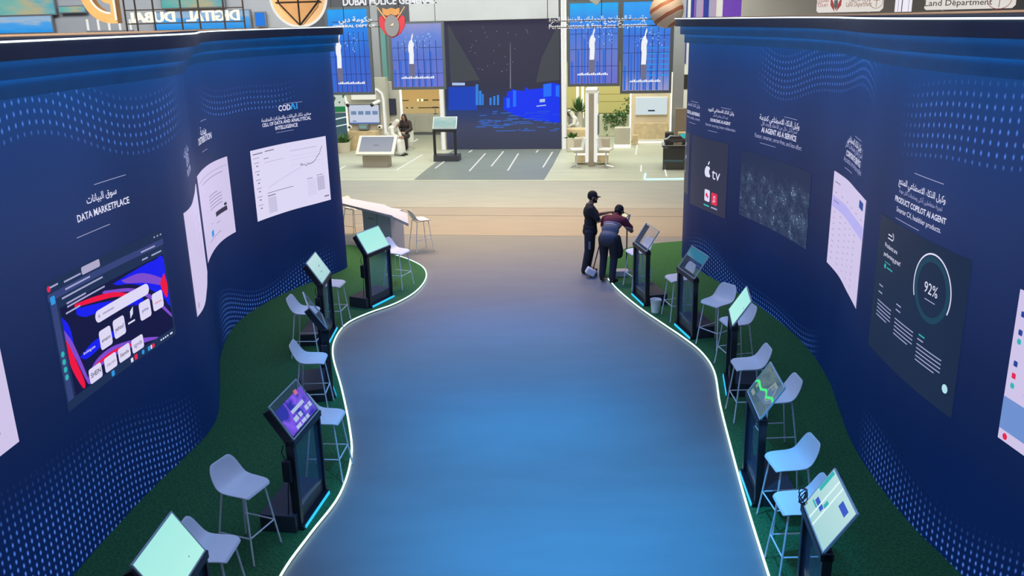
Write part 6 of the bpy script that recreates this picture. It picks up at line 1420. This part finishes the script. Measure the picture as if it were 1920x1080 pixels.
# stand with a lit tablet beside the man in maroon
t = thing('tablet_stand', 'thin pole stand with a small bright tablet beside the man in maroon', 'stand', (2.43, 17.90, 0.03))
MB().cyl((0,0,0.02),(0,0,1.05),.014,n=10).build('pole', M_dark, t); MB().cyl((0,0,0),(0,0,.02),.12,n=18).build('foot', M_black2, t)
tb = MB().box((0,0,0),(.26,.02,.19)).build('tablet', M_dark, t, bevel=0.006); tb.location = (-.13,-.02,1.20); tb.rotation_euler = (-.5,.5,-.3)
panel('picture', -.115, .115, -.08, .08, -0.012, emis('tablet_yellow_white', (0.85,0.80,0.55), 1.0), tb)
MB().box((.03,0,1.12),(.04,.03,.20),(0,.25,0)).build('bracket', M_edgeg, t, bevel=0.006)

# ---- seated figures on the far stands
def chair_tub(label, u, w, f):
    t = hthing('tub_chair', label, 'chair', u, w, 0.012, math.radians(f))
    MB().cyl((0,0,.0),(0,0,.10),.22,n=20).build('plinth', M_whitep, t); MB().lathe([(.25,.10),(.29,.16),(.30,.42),(.27,.45)], 24).build('seat', M_whitep, t)
    m = MB(); n = 14
    for i in range(n+1):
        a = math.radians(200-220*i/n)
        for rr, z in ((.31,.30),(.31,.74),(.25,.74),(.25,.30)): m.v.append((rr*math.cos(a), rr*math.sin(a), z))
    for i in range(n):
        for k in range(4): q = (4*i+k, 4*i+4+k, 4*i+4+(k+1) % 4, 4*i+(k+1) % 4); m.f.append(q)
    m.f.append((0,1,2,3)); m.f.append((4*n+3,4*n+2,4*n+1,4*n)); m.build('backrest', M_whitep, t)
    return t
def seated(label, u, w, f, skin, robe, veil, lean=0.0, agal=False, z=0.0):
    t = hthing('person', label, 'person', u, w, 0.012+z, math.radians(f), 'seated visitors on the far stands')
    t.scale = (1.13, 1.13, 1.13)
    hc = V(0, .10+lean*1.2, 1.20-lean*0.25); hcaps, fr = head_caps(hc, (0,1,-.35-lean), (0,.3,1))
    sh_ = V(0, .02+lean*.9, 1.0-lean*.12)
    b = hcaps + [('e',(0,-.02,.52),(.18,.15,.12)),('e',(0,lean*.3,.72),(.16,.12,.18)),('e',(0,lean*.7,.90),(.175,.12,.15)),('c',sh_+V(-.13,0,0),.06,sh_+V(.13,0,0),.06),('c',sh_,.06,hc-V(0,.03,.08),.055)]
    for s in (-1, 1):
        b += [('c',(s*.10,.02,.52),.09,(s*.12,.44,.50),.062),('c',(s*.12,.44,.50),.058,(s*.11,.46,.10),.042),('c',(s*.11,.45,.08),.04,(s*.11,.58,.04),.03)]
        el = V(s*.25,.12+lean*.7,.76); wr = V(s*.10,.34+lean*.4,.66); b += [('c',sh_+V(s*.18,0,-.01),.06,el,.046),('c',el,.044,wr,.03)] + hand(wr, (-.35*s,.9,-.1), (0,.1,-1), s, .5)
    body = blob('body', b, skin, t, 0.012, 2); eyes(body, hc, fr)
    rb = [('e',(0,-.02,.52),(.22,.19,.13)),('e',(0,lean*.3,.72),(.20,.155,.19)),('e',(0,lean*.7,.90),(.21,.15,.16)),('c',sh_+V(-.14,0,0),.08,sh_+V(.14,0,0),.08)]
    for s in (-1, 1):
        rb += [('c',(s*.10,.02,.52),.115,(s*.12,.44,.50),.09),('c',(s*.12,.45,.50),.088,(s*.115,.47,.12),.10),('c',sh_+V(s*.18,0,-.01),.078,V(s*.25,.12+lean*.7,.76),.070),('c',V(s*.25,.12+lean*.7,.76),.07,V(s*.13,.30+lean*.4,.67),.066)]
    rb += [('c',(0,.44,.50),.08,(0,.47,.14),.11)]
    blob('robe', rb, robe, t, 0.014)
    blob('headscarf', [('e',hc+fr[1]*(-.022)+fr[2]*.03,(.092,.098,.095),fr[3]),('c',hc-fr[1]*.05-fr[2]*.02,.085,hc-fr[1]*.06-fr[2]*.20,.11),('e',hc+fr[0]*.078-fr[2]*.08-fr[1]*.01,(.03,.06,.12),fr[3]),('e',hc-fr[0]*.078-fr[2]*.08-fr[1]*.01,(.03,.06,.12),fr[3])], veil, t, 0.011)
    if agal:
        ring = [hc + fr[2]*.075 + fr[0]*.088*math.cos(i*PI/12) + fr[1]*(-.022+.094*math.sin(i*PI/12)) for i in range(24)]; MB().tube(ring, .011, 8, True).build('head_cord', M_hair, t)
    for s in (-1, 1): shoe(t, (s*.11,.44,0), (0,1,0))
    return t
um, wm = P(729, 258, 34.6)[0], 34.6
chair_tub('white tub chair under the man in the white robe, left stand', um, wm, -100)
seated('seated man in white robe and white headscarf, bending over his lap, left stand', um, wm, -100, M_skin, M_thobe, M_thobe, 0.22)
uw, ww = P(761, 240, 36.35)[0], 36.35
chair_tub('white tub chair under the woman in black, left stand', uw, ww, 175)
seated('seated woman in black robe and black headscarf looking at her phone, left stand', uw, ww, 175, M_skin, M_abaya, M_abaya, 0.06)
chair_tub('white tub chair under the man in the white headscarf, right stand', -2.38, 37.62, 120)
seated('man in white robe, white headscarf and black cord, leaning on a desk, right stand', -2.38, 37.62, 120, M_skin2, M_thobe, M_thobe, 0.15, True)
